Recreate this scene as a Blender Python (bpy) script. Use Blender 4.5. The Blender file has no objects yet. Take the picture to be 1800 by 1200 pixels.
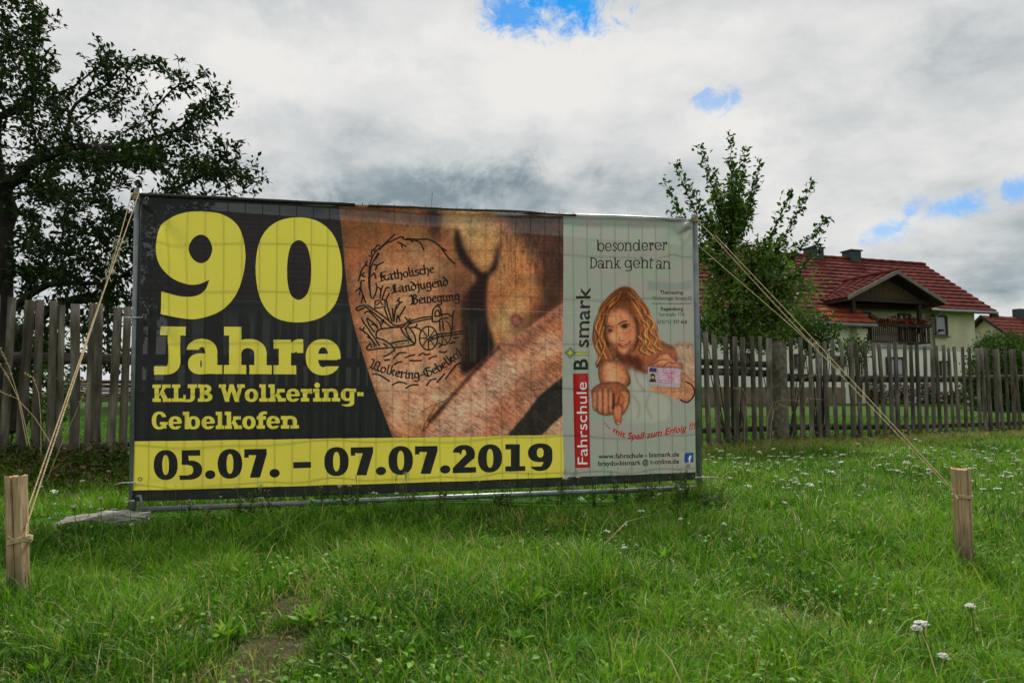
import bpy, bmesh, math, random
import numpy as np
from mathutils import Vector, Matrix

rng = np.random.default_rng(11)
random.seed(11)
rad = math.radians
S = bpy.context.scene
COL = S.collection

# ------------------------------------------------------------------ camera
PITCH = rad(4.3)
CAM_Z = 0.735
cam_d = bpy.data.cameras.new("camera")
cam = bpy.data.objects.new("camera", cam_d)
COL.objects.link(cam)
cam.location = (0, 0, CAM_Z)
cam.rotation_euler = (rad(90) + PITCH, 0, 0)
cam_d.sensor_width = 36.0
cam_d.lens = 24.0
cam_d.clip_start = 0.05
cam_d.clip_end = 3000
cam_d.dof.use_dof = True
cam_d.dof.focus_distance = 4.6
cam_d.dof.aperture_fstop = 7.0
S.camera = cam

# ------------------------------------------------------------------ exposure
S.view_settings.view_transform = 'Standard'
S.view_settings.look = 'None'
S.view_settings.exposure = 0.3
S.view_settings.gamma = 1.0
S.render.engine = 'CYCLES'
S.cycles.use_denoising = True
S.cycles.max_bounces = 6
S.cycles.transparent_max_bounces = 8
S.cycles.caustics_reflective = False
S.cycles.caustics_refractive = False

# ------------------------------------------------------------------ sun and sky
SUN_EL, SUN_AZ = 52.0, 12.0          # azimuth from +Y towards +X: the sun stands behind the banner
sd = bpy.data.lights.new("sun", 'SUN')
sd.energy = 3.0
sd.angle = rad(11)
sd.color = (1.0, 0.95, 0.87)
sun = bpy.data.objects.new("sun", sd)
COL.objects.link(sun)
sv = Vector((math.sin(rad(SUN_AZ)) * math.cos(rad(SUN_EL)), math.cos(rad(SUN_AZ)) * math.cos(rad(SUN_EL)), math.sin(rad(SUN_EL))))
sun.rotation_euler = sv.to_track_quat('Z', 'Y').to_euler()
sun.location = sv * 60


def ray(px, py):
    x = (px - 900.0) / 1200.0
    t = -(py - 600.0) / 1200.0
    c, s = math.cos(PITCH), math.sin(PITCH)
    return Vector((x, c - t * s, s + t * c))


def at(px, py, Y):
    d = ray(px, py)
    k = Y / d.y
    return Vector((d.x * k, Y, CAM_Z + d.z * k))


def on_plane(px, py, p0, n):
    d = ray(px, py)
    o = Vector((0, 0, CAM_Z))
    k = (Vector(p0) - o).dot(n) / d.dot(n)
    return o + d * k


def on_ground(px, py):
    d = ray(px, py)
    k = -CAM_Z / d.z
    return Vector((d.x * k, d.y * k, 0.0))


class NT:
    """small helper to write shader graphs"""
    def __init__(self, tree):
        self.t = tree
        self.n = tree.nodes
        self.l = tree.links

    def new(self, typ, **kw):
        nd = self.n.new(typ)
        for k, v in kw.items():
            setattr(nd, k, v)
        return nd

    def put(self, sock, v):
        if isinstance(v, bpy.types.NodeSocket):
            self.l.new(v, sock)
        else:
            sock.default_value = v

    def math(self, op, a, b=0.0, c=None, clamp=False):
        nd = self.new('ShaderNodeMath', operation=op, use_clamp=clamp)
        self.put(nd.inputs[0], a)
        self.put(nd.inputs[1], b)
        if c is not None:
            self.put(nd.inputs[2], c)
        return nd.outputs[0]

    def vmath(self, op, a, b=(0, 0, 0), scale=None):
        nd = self.new('ShaderNodeVectorMath', operation=op)
        self.put(nd.inputs[0], a)
        self.put(nd.inputs[1], b)
        if scale is not None:
            self.put(nd.inputs['Scale'], scale)
        return nd.outputs['Value'] if op in ('LENGTH', 'DOT_PRODUCT', 'DISTANCE') else nd.outputs['Vector']

    def noise(self, vec, scale, detail=4.0, rough=0.55, dist=0.0):
        nd = self.new('ShaderNodeTexNoise')
        if vec is not None:
            self.l.new(vec, nd.inputs['Vector'])
        nd.inputs['Scale'].default_value = scale
        nd.inputs['Detail'].default_value = detail
        nd.inputs['Roughness'].default_value = rough
        nd.inputs['Distortion'].default_value = dist
        return nd.outputs['Fac']

    def mapr(self, v, a, b, c=0.0, d=1.0, smooth=False):
        nd = self.new('ShaderNodeMapRange')
        nd.interpolation_type = 'SMOOTHSTEP' if smooth else 'LINEAR'
        self.put(nd.inputs[0], v)
        for i, q in enumerate((a, b, c, d)):
            nd.inputs[i + 1].default_value = q
        return nd.outputs[0]

    def ramp(self, v, stops):
        nd = self.new('ShaderNodeValToRGB')
        self.put(nd.inputs[0], v)
        el = nd.color_ramp.elements
        while len(el) < len(stops):
            el.new(0.5)
        for e, (p, c) in zip(el, stops):
            e.position = p
            e.color = (c[0], c[1], c[2], 1.0)
        return nd.outputs[0]

    def mix(self, f, a, b, blend='MIX'):
        nd = self.new('ShaderNodeMix', data_type='RGBA', blend_type=blend)
        self.put(nd.inputs[0], f)
        for i, q in ((6, a), (7, b)):
            self.put(nd.inputs[i], q if isinstance(q, bpy.types.NodeSocket) else (q[0], q[1], q[2], 1.0))
        return nd.outputs[2]


def build_world():
    w = bpy.data.worlds.new("World")
    S.world = w
    w.use_nodes = True
    t = NT(w.node_tree)
    t.n.clear()
    out = t.new('ShaderNodeOutputWorld')
    sky = t.new('ShaderNodeTexSky', sky_type='NISHITA')
    sky.sun_disc = False
    sky.sun_elevation = rad(SUN_EL)
    sky.sun_rotation = rad(SUN_AZ)
    sky.air_density = 1.0
    sky.dust_density = 0.3
    sky.ozone_density = 3.0
    co = t.new('ShaderNodeTexCoord').outputs['Generated']
    sep = t.new('ShaderNodeSeparateXYZ')
    t.l.new(co, sep.inputs[0])
    zc = t.math('MAXIMUM', sep.outputs[2], 0.0)
    den = t.math('ADD', zc, 0.32)
    comb = t.new('ShaderNodeCombineXYZ')
    t.l.new(t.math('DIVIDE', sep.outputs[0], den), comb.inputs[0])
    t.l.new(t.math('DIVIDE', sep.outputs[1], den), comb.inputs[1])
    t.l.new(t.math('MULTIPLY', zc, 1.5), comb.inputs[2])
    pv = comb.outputs[0]
    n1 = t.noise(pv, 1.35, 8.0, 0.52, 0.35)
    n2 = t.noise(pv, 3.6, 9.0, 0.56, 0.25)
    n3 = t.noise(t.vmath('ADD', co, (3.1, 1.7, 0.4)), 13.0, 10.0, 0.68, 0.3)
    n4 = t.noise(pv, 9.0, 7.0, 0.6, 0.2)
    # broad grey bellies and brighter shoulders of the cloud sheet
    lum = t.math('ADD', t.math('MULTIPLY', n1, 0.85), t.math('MULTIPLY', n2, 0.62))
    lum = t.math('ADD', lum, t.math('MULTIPLY', n4, 0.36))
    lum = t.math('SUBTRACT', lum, 0.86)

    n6 = t.noise(t.vmath('ADD', co, (1.3, 5.1, 2.2)), 27.0, 9.0, 0.72, 0.6)

    def blob(px, py, rx, rz, amp, rag, soft=0.25, nz=None):
        c = ray(px, py).normalized()
        d = t.vmath('SUBTRACT', co, tuple(c))
        d = t.vmath('MULTIPLY', d, (1 / rx, 1 / rx, 1 / rz))
        r = t.vmath('LENGTH', d)
        r = t.math('ADD', r, t.math('MULTIPLY', t.math('SUBTRACT', nz or n3, 0.5), rag))
        return t.math('MULTIPLY', t.mapr(r, 1.0, soft, 0.0, 1.0, True), amp)

    for b in ((640, 280, 0.32, 0.095, -0.15, 2.4), (560, 330, 0.34, 0.06, -0.07, 2.2), (900, 345, 0.36, 0.055, -0.11, 2.4),
              (1340, 120, 0.28, 0.05, -0.08, 1.8), (1700, 455, 0.30, 0.07, -0.17, 1.4), (430, 150, 0.2, 0.14, 0.10, 1.6),
              (1010, 120, 0.36, 0.10, 0.09, 1.6), (1640, 260, 0.34, 0.07, 0.07, 1.8), (1730, 120, 0.10, 0.10, -0.10, 1.4),
              (1590, 410, 0.20, 0.045, 0.10, 1.6), (100, 150, 0.4, 0.3, 0.05, 1.5), (1250, 235, 0.13, 0.04, 0.10, 1.8)):
        lum = t.math('ADD', lum, blob(*b))
    cloud = t.ramp(t.math('ADD', t.math('MULTIPLY', lum, 1.62), 0.5),
                   [(0.0, (0.19, 0.24, 0.265)), (0.24, (0.325, 0.372, 0.392)), (0.45, (0.465, 0.490, 0.500)),
                    (0.70, (0.575, 0.582, 0.580)), (1.0, (0.68, 0.672, 0.655))])
    hole = None
    for b in ((990, 0, 0.105, 0.052, 1.0, 4.6), (905, 22, 0.055, 0.034, 0.9, 4.6), (1256, 180, 0.036, 0.016, 0.50, 6.5),
              (1674, 364, 0.052, 0.021, 0.60, 4.6), (1550, 410, 0.040, 0.019, 0.50, 5.2), (1796, 332, 0.038, 0.017, 0.6, 4.6),
                            (2600, 200, 0.3, 0.12, 0.9, 2.0), (-900, 150, 0.3, 0.12, 0.9, 2.0)):
        h = blob(*b, soft=0.12, nz=t.math('ADD', t.math('MULTIPLY', n3, .45), t.math('MULTIPLY', n6, .55)))
        hole = h if hole is None else t.math('MAXIMUM', hole, h)
    blue = t.mix(1.0, sky.outputs[0], (0.07, 0.56, 0.88), 'MULTIPLY')
    b1 = t.new('ShaderNodeBackground')
    t.l.new(blue, b1.inputs[0])
    b1.inputs[1].default_value = 0.13
    b2 = t.new('ShaderNodeBackground')
    t.l.new(cloud, b2.inputs[0])
    b2.inputs[1].default_value = 1.0
    ms = t.new('ShaderNodeMixShader')
    t.l.new(hole, ms.inputs[0])
    t.l.new(b2.outputs[0], ms.inputs[1])
    t.l.new(b1.outputs[0], ms.inputs[2])
    t.l.new(ms.outputs[0], out.inputs[0])
    w.cycles.sampling_method = 'MANUAL'
    w.cycles.sample_map_resolution = 512


build_world()


# ------------------------------------------------------------------ materials
def material(name, c1, c2, scale=4.0, rough=0.8, bump=0.2, stretch=(1, 1, 1), c3=None, bscale=None, spec=0.3, detail=6.0, metal=0.0, coord='Object', rnd=0.0, bdist=0.02):
    m = bpy.data.materials.new(name)
    m.use_nodes = True
    t = NT(m.node_tree)
    p = t.n['Principled BSDF']
    co = t.new('ShaderNodeTexCoord').outputs[coord]
    mp = t.new('ShaderNodeMapping')
    t.l.new(co, mp.inputs[0])
    mp.inputs['Scale'].default_value = stretch
    if rnd:
        oi = t.new('ShaderNodeObjectInfo')
        off = t.new('ShaderNodeCombineXYZ')
        for i, k in enumerate((31.0, 17.0, 53.0)):
            t.l.new(t.math('MULTIPLY', oi.outputs['Random'], k), off.inputs[i])
        t.l.new(off.outputs[0], mp.inputs['Location'])
    v = mp.outputs[0]
    n = t.noise(v, scale, detail, 0.6)
    stops = [(0.32, c1), (0.68, c2)] if c3 is None else [(0.28, c1), (0.5, c2), (0.72, c3)]
    col = t.ramp(n, stops)
    if rnd:
        col = t.mix(1.0, col, t.ramp(oi.outputs['Random'], [(0.0, (1 - rnd,) * 3), (1.0, (1 + rnd * 0.6,) * 3)]), 'MULTIPLY')
    t.l.new(col, p.inputs['Base Color'])
    p.inputs['Roughness'].default_value = rough
    p.inputs['Specular IOR Level'].default_value = spec
    p.inputs['Metallic'].default_value = metal
    if bump:
        bn = t.new('ShaderNodeBump')
        bn.inputs['Strength'].default_value = bump
        bn.inputs['Distance'].default_value = bdist
        t.l.new(t.noise(v, bscale or scale * 3, 5.0, 0.6), bn.inputs['Height'])
        t.l.new(bn.outputs[0], p.inputs['Normal'])
    return m


def leaf_material(name, stops, trans=0.35, rough=0.5, spec=0.3):
    m = bpy.data.materials.new(name)
    m.use_nodes = True
    t = NT(m.node_tree)
    p = t.n['Principled BSDF']
    out = t.n['Material Output']
    at_ = t.new('ShaderNodeAttribute', attribute_name='tint')
    col = t.ramp(at_.outputs['Fac'], stops)
    t.l.new(col, p.inputs['Base Color'])
    p.inputs['Roughness'].default_value = rough
    p.inputs['Specular IOR Level'].default_value = spec
    tr = t.new('ShaderNodeBsdfTranslucent')
    t.l.new(t.mix(1.0, col, (1.15, 1.25, 0.6), 'MULTIPLY'), tr.inputs[0])
    ms = t.new('ShaderNodeMixShader')
    ms.inputs[0].default_value = trans
    t.l.new(p.outputs[0], ms.inputs[1])
    t.l.new(tr.outputs[0], ms.inputs[2])
    t.l.new(ms.outputs[0], out.inputs[0])
    return m


# ------------------------------------------------------------------ object helpers
def tag(o, label=None, cat=None, group=None, kind=None):
    if label:
        o['label'] = label
    if cat:
        o['category'] = cat
    if group:
        o['group'] = group
    if kind:
        o['kind'] = kind
    return o


def thing(name, label, cat, loc=(0, 0, 0), group=None):
    o = bpy.data.objects.new(name, None)
    o.empty_display_size = 0.1
    COL.objects.link(o)
    o.location = loc
    return tag(o, label, cat, group)


def parent_to(o, p):
    o.parent = p
    o.matrix_parent_inverse = Matrix.Translation(-Vector(p['_w'])) if p.get('_w') else Matrix.Identity(4)


class MB:
    """collects shapes and links them as ONE mesh object; world coordinates"""
    def __init__(self):
        self.v, self.f, self.mi = [], [], []
        self.m = 0

    def add(self, vs, fs):
        b = len(self.v)
        self.v.extend([tuple(q) for q in vs])
        for f in fs:
            self.f.append(tuple(i + b for i in f))
            self.mi.append(self.m)

    def box(self, c, size, rot=None, bev=0.0):
        hx, hy, hz = size[0] / 2, size[1] / 2, size[2] / 2
        if bev <= 0:
            vs = [Vector((sx * hx, sy * hy, sz * hz)) for sx in (-1, 1) for sy in (-1, 1) for sz in (-1, 1)]
            fs = [(0, 1, 3, 2), (4, 6, 7, 5), (0, 4, 5, 1), (2, 3, 7, 6), (0, 2, 6, 4), (1, 5, 7, 3)]
        else:
            bm = bmesh.new()
            bmesh.ops.create_cube(bm, size=1.0)
            for q in bm.verts:
                q.co = Vector((q.co.x * size[0], q.co.y * size[1], q.co.z * size[2]))
            bmesh.ops.bevel(bm, geom=bm.edges[:], offset=bev, segments=2, affect='EDGES', profile=0.6)
            bm.verts.index_update()
            vs = [q.co.copy() for q in bm.verts]
            fs = [[q.index for q in f.verts] for f in bm.faces]
            bm.free()
        c = Vector(c)
        if rot is not None:
            vs = [rot @ q for q in vs]
        self.add([q + c for q in vs], fs)

    def tube(self, pts, rads, n=8, cap=True, jitter=0.0):
        pts = [Vector(q) for q in pts]
        if not hasattr(rads, '__len__'):
            rads = [rads] * len(pts)
        vs, fs = [], []
        up = None
        for i, p in enumerate(pts):
            d = (pts[min(i + 1, len(pts) - 1)] - pts[max(i - 1, 0)])
            d = d.normalized() if d.length > 1e-9 else Vector((0, 0, 1))
            if up is None:
                up = Vector((0, 0, 1)) if abs(d.z) < 0.9 else Vector((1, 0, 0))
            a = d.cross(up)
            a = a.normalized() if a.length > 1e-6 else d.orthogonal().normalized()
            b = a.cross(d).normalized()
            up = b
            for k in range(n):
                an = 2 * math.pi * k / n
                r = rads[i] * (1 + (random.uniform(-jitter, jitter) if jitter else 0))
                vs.append(p + a * (math.cos(an) * r) + b * (math.sin(an) * r))
        for i in range(len(pts) - 1):
            for k in range(n):
                k2 = (k + 1) % n
                fs.append((i * n + k, i * n + k2, (i + 1) * n + k2, (i + 1) * n + k))
        if cap:
            fs.append(tuple(range(n - 1, -1, -1)))
            fs.append(tuple((len(pts) - 1) * n + k for k in range(n)))
        self.add(vs, fs)

    def quad(self, a, b, c, d):
        self.add([a, b, c, d], [(0, 1, 2, 3)])

    def slab(self, pts, off):
        """polygon pts extruded by vector off"""
        n = len(pts)
        off = Vector(off)
        vs = [Vector(p) for p in pts] + [Vector(p) + off for p in pts]
        fs = [tuple(range(n)), tuple(range(2 * n - 1, n - 1, -1))]
        for i in range(n):
            j = (i + 1) % n
            fs.append((i, i + n, j + n, j))
        self.add(vs, fs)

    def build(self, name, mats, parent=None, smooth=False, label=None):
        me = bpy.data.meshes.new(name)
        off = Vector((0, 0, 0))
        if parent is not None:
            off = Vector(parent.matrix_world.translation) if False else world_loc(parent)
        me.from_pydata([(x - off.x, y - off.y, z - off.z) for x, y, z in self.v], [], self.f)
        if not isinstance(mats, (list, tuple)):
            mats = [mats]
        for m in mats:
            me.materials.append(m)
        if len(mats) > 1:
            me.polygons.foreach_set('material_index', self.mi)
        bm = bmesh.new()
        bm.from_mesh(me)
        bmesh.ops.recalc_face_normals(bm, faces=bm.faces[:])
        bm.to_mesh(me)
        bm.free()
        if smooth:
            me.polygons.foreach_set('use_smooth', [True] * len(me.polygons))
        me.update()
        o = bpy.data.objects.new(name, me)
        COL.objects.link(o)
        if parent is not None:
            o.parent = parent
        if label:
            o['label'] = label
        return o


def world_loc(o):
    p = Vector(o.location)
    while o.parent is not None:
        o = o.parent
        p = p + Vector(o.location)
    return p


def numpy_mesh(name, V, loops, starts, mats, parent=None, tint=None, smooth=False):
    """fast mesh from numpy arrays (world coordinates)"""
    me = bpy.data.meshes.new(name)
    V = np.asarray(V, np.float32)
    if parent is not None:
        V = V - np.array(world_loc(parent), np.float32)
    me.vertices.add(len(V))
    me.vertices.foreach_set('co', V.ravel())
    me.loops.add(len(loops))
    me.loops.foreach_set('vertex_index', np.asarray(loops, np.int32))
    me.polygons.add(len(starts))
    me.polygons.foreach_set('loop_start', np.asarray(starts, np.int32))
    if tint is not None:
        a = me.attributes.new('tint', 'FLOAT', 'POINT')
        a.data.foreach_set('value', np.asarray(tint, np.float32))
    if not isinstance(mats, (list, tuple)):
        mats = [mats]
    for m in mats:
        me.materials.append(m)
    if smooth:
        me.polygons.foreach_set('use_smooth', np.ones(len(starts), bool))
    me.update(calc_edges=True)
    me.validate()
    o = bpy.data.objects.new(name, me)
    COL.objects.link(o)
    if parent is not None:
        o.parent = parent
    return o


def copy_thing(src, loc, rot=None, scale=None):
    c = src.copy()
    COL.objects.link(c)
    c.location = loc
    if rot is not None:
        c.rotation_euler = rot
    if scale is not None:
        c.scale = scale
    for ch in src.children:
        k = ch.copy()
        COL.objects.link(k)
        k.parent = c
        for g in ch.children:
            q = g.copy()
            COL.objects.link(q)
            q.parent = k
    return c

# ------------------------------------------------------------------ the printed banner: its artwork, drawn into an image by this script
PX_TL, PX_TR, PX_BR, PX_BL = (246, 342), (1219, 386), (1223, 843), (231, 881)
B_TL, B_BL = at(*PX_TL, 4.10), at(*PX_BL, 4.10)
B_TR, B_BR = at(*PX_TR, 4.91), at(*PX_BR, 4.91)
CW, CH = 2816, 1344
PRINT_GAIN = 2.0


def draw_print():
    u = (np.arange(CW, dtype=np.float32) + 0.5) / CW
    v = (np.arange(CH, dtype=np.float32) + 0.5) / CH            # v grows downwards
    Ug, Vg = np.meshgrid(u, v)
    tl, tr, br, bl = (np.array(q, np.float32) for q in (B_TL, B_TR, B_BR, B_BL))
    P = (tl * ((1 - Ug) * (1 - Vg))[..., None] + tr * (Ug * (1 - Vg))[..., None]
         + br * (Ug * Vg)[..., None] + bl * ((1 - Ug) * Vg)[..., None])
    P[..., 2] -= CAM_Z
    c, s = math.cos(PITCH), math.sin(PITCH)
    depth = P[..., 1] * c + P[..., 2] * s
    up = -P[..., 1] * s + P[..., 2] * c
    X = 900 + 1200 * P[..., 0] / depth                           # flat artwork coordinates
    Y = 600 - 1200 * up / depth
    img = np.empty((CH, CW, 3), np.float32)
    ink, yel, wht = (25, 26, 27), (192, 166, 60), (124, 127, 118)
    img[:] = ink
    Xc, Yc = X[::16, ::16], Y[::16, ::16]

    def win(x0, y0, x1, y1):
        m = (Xc > x0 - 4) & (Xc < x1 + 4) & (Yc > y0 - 4) & (Yc < y1 + 4)
        r = np.where(m.any(1))[0]
        q = np.where(m.any(0))[0]
        if len(r) == 0 or len(q) == 0:
            return slice(0, 1), slice(0, 1)
        return slice(max(0, r[0] * 16 - 18), r[-1] * 16 + 34), slice(max(0, q[0] * 16 - 18), q[-1] * 16 + 34)

    def blend(sl, m, col):
        m = m[..., None]
        img[sl] = img[sl] * (1 - m) + np.asarray(col, np.float32) * m

    def inside(x, y, pts):
        r = np.zeros(x.shape, bool)
        n = len(pts)
        for i in range(n):
            x0, y0 = pts[i]
            x1, y1 = pts[(i + 1) % n]
            if y0 == y1:
                continue
            cr = ((y0 > y) != (y1 > y)) & (x < (x1 - x0) * (y - y0) / (y1 - y0) + x0)
            r ^= cr
        return r

    def curve(pts, k=6, closed=True):
        pts = [np.array(p, float) for p in pts]
        n = len(pts)
        o = []
        for i in range(n if closed else n - 1):
            g = (lambda j: pts[j % n]) if closed else (lambda j: pts[min(max(j, 0), n - 1)])
            p0, p1, p2, p3 = g(i - 1), g(i), g(i + 1), g(i + 2)
            for q in range(k):
                t = q / k
                o.append(0.5 * (2 * p1 + (p2 - p0) * t + (2 * p0 - 5 * p1 + 4 * p2 - p3) * t * t + (3 * p1 - p0 - 3 * p2 + p3) * t ** 3))
        if not closed:
            o.append(pts[-1])
        return [tuple(q) for q in o]

    def bbox(pts, pad=0):
        a = np.array(pts)
        return a[:, 0].min() - pad, a[:, 1].min() - pad, a[:, 0].max() + pad, a[:, 1].max() + pad

    def blur(m, r):
        for ax in (0, 1):
            for _ in range(2):
                pad = [(0, 0), (0, 0)]
                pad[ax] = (r + 1, r)
                cs = np.cumsum(np.pad(m, pad, mode='edge'), axis=ax)
                n = m.shape[ax]
                a = np.take(cs, range(2 * r + 1, 2 * r + 1 + n), axis=ax)
                b = np.take(cs, range(0, n), axis=ax)
                m = (a - b) / (2 * r + 1)
        return m

    def fill(pts, col, soft=0, alpha=1.0, smooth=True, clip=None, rim=None):
        q = curve(pts) if smooth else pts
        sl = win(*bbox(q, soft * 1.2 + 2))
        m = inside(X[sl], Y[sl], q).astype(np.float32)
        if rim:
            k = blur(m, int(max(1, rim[0] * 2.6)))
            col = np.array(col, np.float32) * (1 - rim[1] * (1 - np.clip(k * 2 - 1, 0, 1)))[..., None]
        if soft:
            m = blur(m, int(max(1, soft * 2.6)))
        if clip is not None:
            m = m * clip[sl]
        blend(sl, m * alpha, col)

    def line(pts, w, col, alpha=1.0, smooth=True, soft=0.5, clip=None):
        q = curve(pts, 5, False) if smooth and len(pts) > 2 else pts
        sl = win(*bbox(q, w + 2))
        x, y = X[sl], Y[sl]
        d = np.full(x.shape, 1e9, np.float32)
        for (x0, y0), (x1, y1) in zip(q[:-1], q[1:]):
            ll = (x1 - x0) ** 2 + (y1 - y0) ** 2 + 1e-9
            t = np.clip(((x - x0) * (x1 - x0) + (y - y0) * (y1 - y0)) / ll, 0, 1)
            d = np.minimum(d, (x - x0 - t * (x1 - x0)) ** 2 + (y - y0 - t * (y1 - y0)) ** 2)
        m = np.clip((w / 2 - np.sqrt(d)) / soft + 0.5, 0, 1)
        if clip is not None:
            m = m * clip[sl]
        blend(sl, m * alpha, col)

    def vnoise(x, y, sc, seed):
        xs, ys = x / sc, y / sc
        g = np.random.default_rng(seed).random((257, 257)).astype(np.float32)
        xi, yi = np.floor(xs).astype(int), np.floor(ys).astype(int)
        fx, fy = xs - xi, ys - yi
        fx, fy = fx * fx * (3 - 2 * fx), fy * fy * (3 - 2 * fy)
        xi, yi = xi % 256, yi % 256
        return (g[yi, xi] * (1 - fx) + g[yi, xi + 1] * fx) * (1 - fy) + (g[yi + 1, xi] * (1 - fx) + g[yi + 1, xi + 1] * fx) * fy

    # ---------------- slab serif lettering, drawn from simple masks (cap height 1)
    def rect(x, y, a, b, c_, d):
        return (x >= a) & (x <= b) & (y >= c_) & (y <= d)

    def ell(x, y, cx, cy, rx, ry, n=2.25):
        return (np.abs((x - cx) / max(rx, 1e-4)) ** n + np.abs((y - cy) / max(ry, 1e-4)) ** n) <= 1

    def ring(x, y, cx, cy, rx, ry, w, h):
        return ell(x, y, cx, cy, rx, ry) & ~ell(x, y, cx, cy, rx - w, ry - h)

    def strk(x, y, pts, w):
        q = curve(pts, 6, False)
        d = np.full(x.shape, 1e9, np.float32)
        for (x0, y0), (x1, y1) in zip(q[:-1], q[1:]):
            ll = (x1 - x0) ** 2 + (y1 - y0) ** 2 + 1e-9
            t = np.clip(((x - x0) * (x1 - x0) + (y - y0) * (y1 - y0)) / ll, 0, 1)
            d = np.minimum(d, (x - x0 - t * (x1 - x0)) ** 2 + (y - y0 - t * (y1 - y0)) ** 2)
        return d < (w / 2) ** 2

    def glyph(ch, x, y, w, t, h):
        """returns mask and advance"""
        XH = 0.73
        s = 0.06 + 0.2 * w
        B = 0.42 - 0.5 * w
        rx = 0.27 + 0.42 * w
        sp = 0.055
        E = lambda pts: inside(x, y, pts)
        if ch == ' ':
            return np.zeros(x.shape, bool), 0.30
        if ch == '.':
            r = 0.085 + 0.25 * w
            return ell(x, y, r + .02, r - .01, r, r, 2), 2 * r + 0.09
        if ch in '-–':
            L = 0.34 if ch == '-' else 0.52
            return rect(x, y, 0.03, 0.03 + L, 0.30, 0.30 + t * 1.15), L + 0.12
        if ch == 'o':
            return ring(x, y, rx, XH / 2, rx, XH / 2 + .015, w, h), 2 * rx + sp
        if ch == 'e':
            m = ring(x, y, rx, XH / 2, rx, XH / 2 + .015, w, h)
            m &= ~rect(x, y, rx, 3, XH * .24, XH * .45)
            return m | rect(x, y, w * .6, 2 * rx - w * .25, XH * .42, XH * .42 + h * .75), 2 * rx + sp
        if ch == 'a':
            A = 0.50 + 0.55 * w
            m = rect(x, y, A - w, A, 0, XH * .62)
            m |= ring(x, y, A * .47, XH * .60, A * .53, XH * .415, w, h) & (y > XH * .60) & ((x > A * .4) | (y > XH * .70))
            m |= ring(x, y, A * .44, XH * .29, A * .44, XH * .305, w, h * .85) & (x < A - w * .4)
            return m | rect(x, y, A - w, A + s, 0, t), A + s + sp * .6
        if ch in 'hn':
            H = 1.0 if ch == 'h' else XH
            ry = XH * .45
            cy = XH - ry + .012
            cx = s + w + B / 2
            m = rect(x, y, s, s + w, 0, H) | rect(x, y, 0, s + w, H - t, H)
            m |= ell(x, y, cx + .02, cy, B / 2 + w - .02, ry) & ~ell(x, y, cx, cy, B / 2, ry - h * 1.15) & (y > cy) & (x > s + w * .5)
            m |= rect(x, y, s + w + B, s + 2 * w + B, 0, cy + .005)
            q = min(s, B * .38)
            return m | rect(x, y, 0, s + w + q, 0, t) | rect(x, y, s + w + B - q, 2 * s + 2 * w + B, 0, t), 2 * s + 2 * w + B + sp * .7
        if ch == 'r':
            m = rect(x, y, s, s + w, 0, XH) | rect(x, y, 0, s + w, XH - t, XH) | rect(x, y, 0, 2 * s + w, 0, t)
            a = ell(x, y, s + w + .2, XH * .5, .23 + w * .25, XH * .52) & ~ell(x, y, s + w + .2, XH * .5, .17, XH * .52 - h * 1.5) & (y > XH * .62) & (x > s + w * .6) & (x < s + w + .27)
            return m | a | rect(x, y, s + w + .13, s + w + .27, XH * .62, XH * .96), s + w + .27 + sp
        if ch == 'k':
            k = s + w
            m = rect(x, y, s, k, 0, 1) | rect(x, y, 0, k, 1 - t, 1) | rect(x, y, 0, k + min(s, .05), 0, t)
            m |= E([(k - .02, XH * .38), (k + .20, XH), (k + .20 + w * 1.0, XH), (k + .1, XH * .38)])
            m |= E([(k + .02, XH * .52), (k + .24, 0), (k + .26 + w * 1.05, 0), (k + .04 + w * .8, XH * .62)])
            return m | rect(x, y, k + .12, k + .30 + w, XH - t, XH) | rect(x, y, k + .17, k + .36 + w, 0, t), k + .36 + w + sp * .5
        if ch == 'l':
            return rect(x, y, s, s + w, 0, 1) | rect(x, y, 0, s + w, 1 - t, 1) | rect(x, y, 0, 2 * s + w, 0, t), 2 * s + w + sp * .7
        if ch == 'i':
            m = rect(x, y, s, s + w, 0, XH) | rect(x, y, 0, s + w, XH - t, XH) | rect(x, y, 0, 2 * s + w, 0, t)
            return m | ell(x, y, s + w * .5, .93, w * .62, w * .62, 2), 2 * s + w + sp * .7
        if ch in 'bd':
            xx = x if ch == 'b' else (s + w * .6 + 2 * rx) - x
            m = rect(xx, y, s, s + w, 0.0, 1) | ring(xx, y, s + w * .5 + rx - .01, XH / 2, rx, XH / 2 + .015, w, h) & (xx > s + w * .3)
            tot = s + w * .6 + 2 * rx
            if ch == 'b':
                return m | rect(x, y, 0, s + w, 1 - t, 1), tot + sp
            return m | rect(x, y, tot - 2 * s - w, tot - s, 1 - t, 1) | rect(x, y, tot - s - w, tot + s * .3, 0, t), tot + s * .3 + sp
        if ch == 'g':
            m = ring(x, y, rx, XH / 2 + .02, rx, XH / 2, w, h) | rect(x, y, 2 * rx - w, 2 * rx, -.08, XH) | rect(x, y, 2 * rx - w, 2 * rx + s, XH - t, XH)
            tl_ = ring(x, y, rx, -.06, rx, .23, w, h) & (y < -.06)
            return m | (tl_ & ((x > rx) | (y < -.17))), 2 * rx + s + sp * .6
        if ch == 'f':
            k = s + w
            m = rect(x, y, s, k, 0, .78) | rect(x, y, 0, k + s, 0, t) | rect(x, y, 0, k + .17, XH - t, XH)
            m |= ring(x, y, s + w + .14, .76, w + .14, .25, w, h) & (y > .76) & (x < k + .22)
            return m, k + .20
        if ch == 's':
            return strk(x, y, [(.42, XH - .16), (.36, XH - h * .5), (.2, XH - h * .5), (.11, XH * .74), (.2, XH * .55), (.34, XH * .44), (.41, XH * .26), (.3, h * .45), (.15, h * .45), (.06, .15)], w * .85), .50
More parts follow.
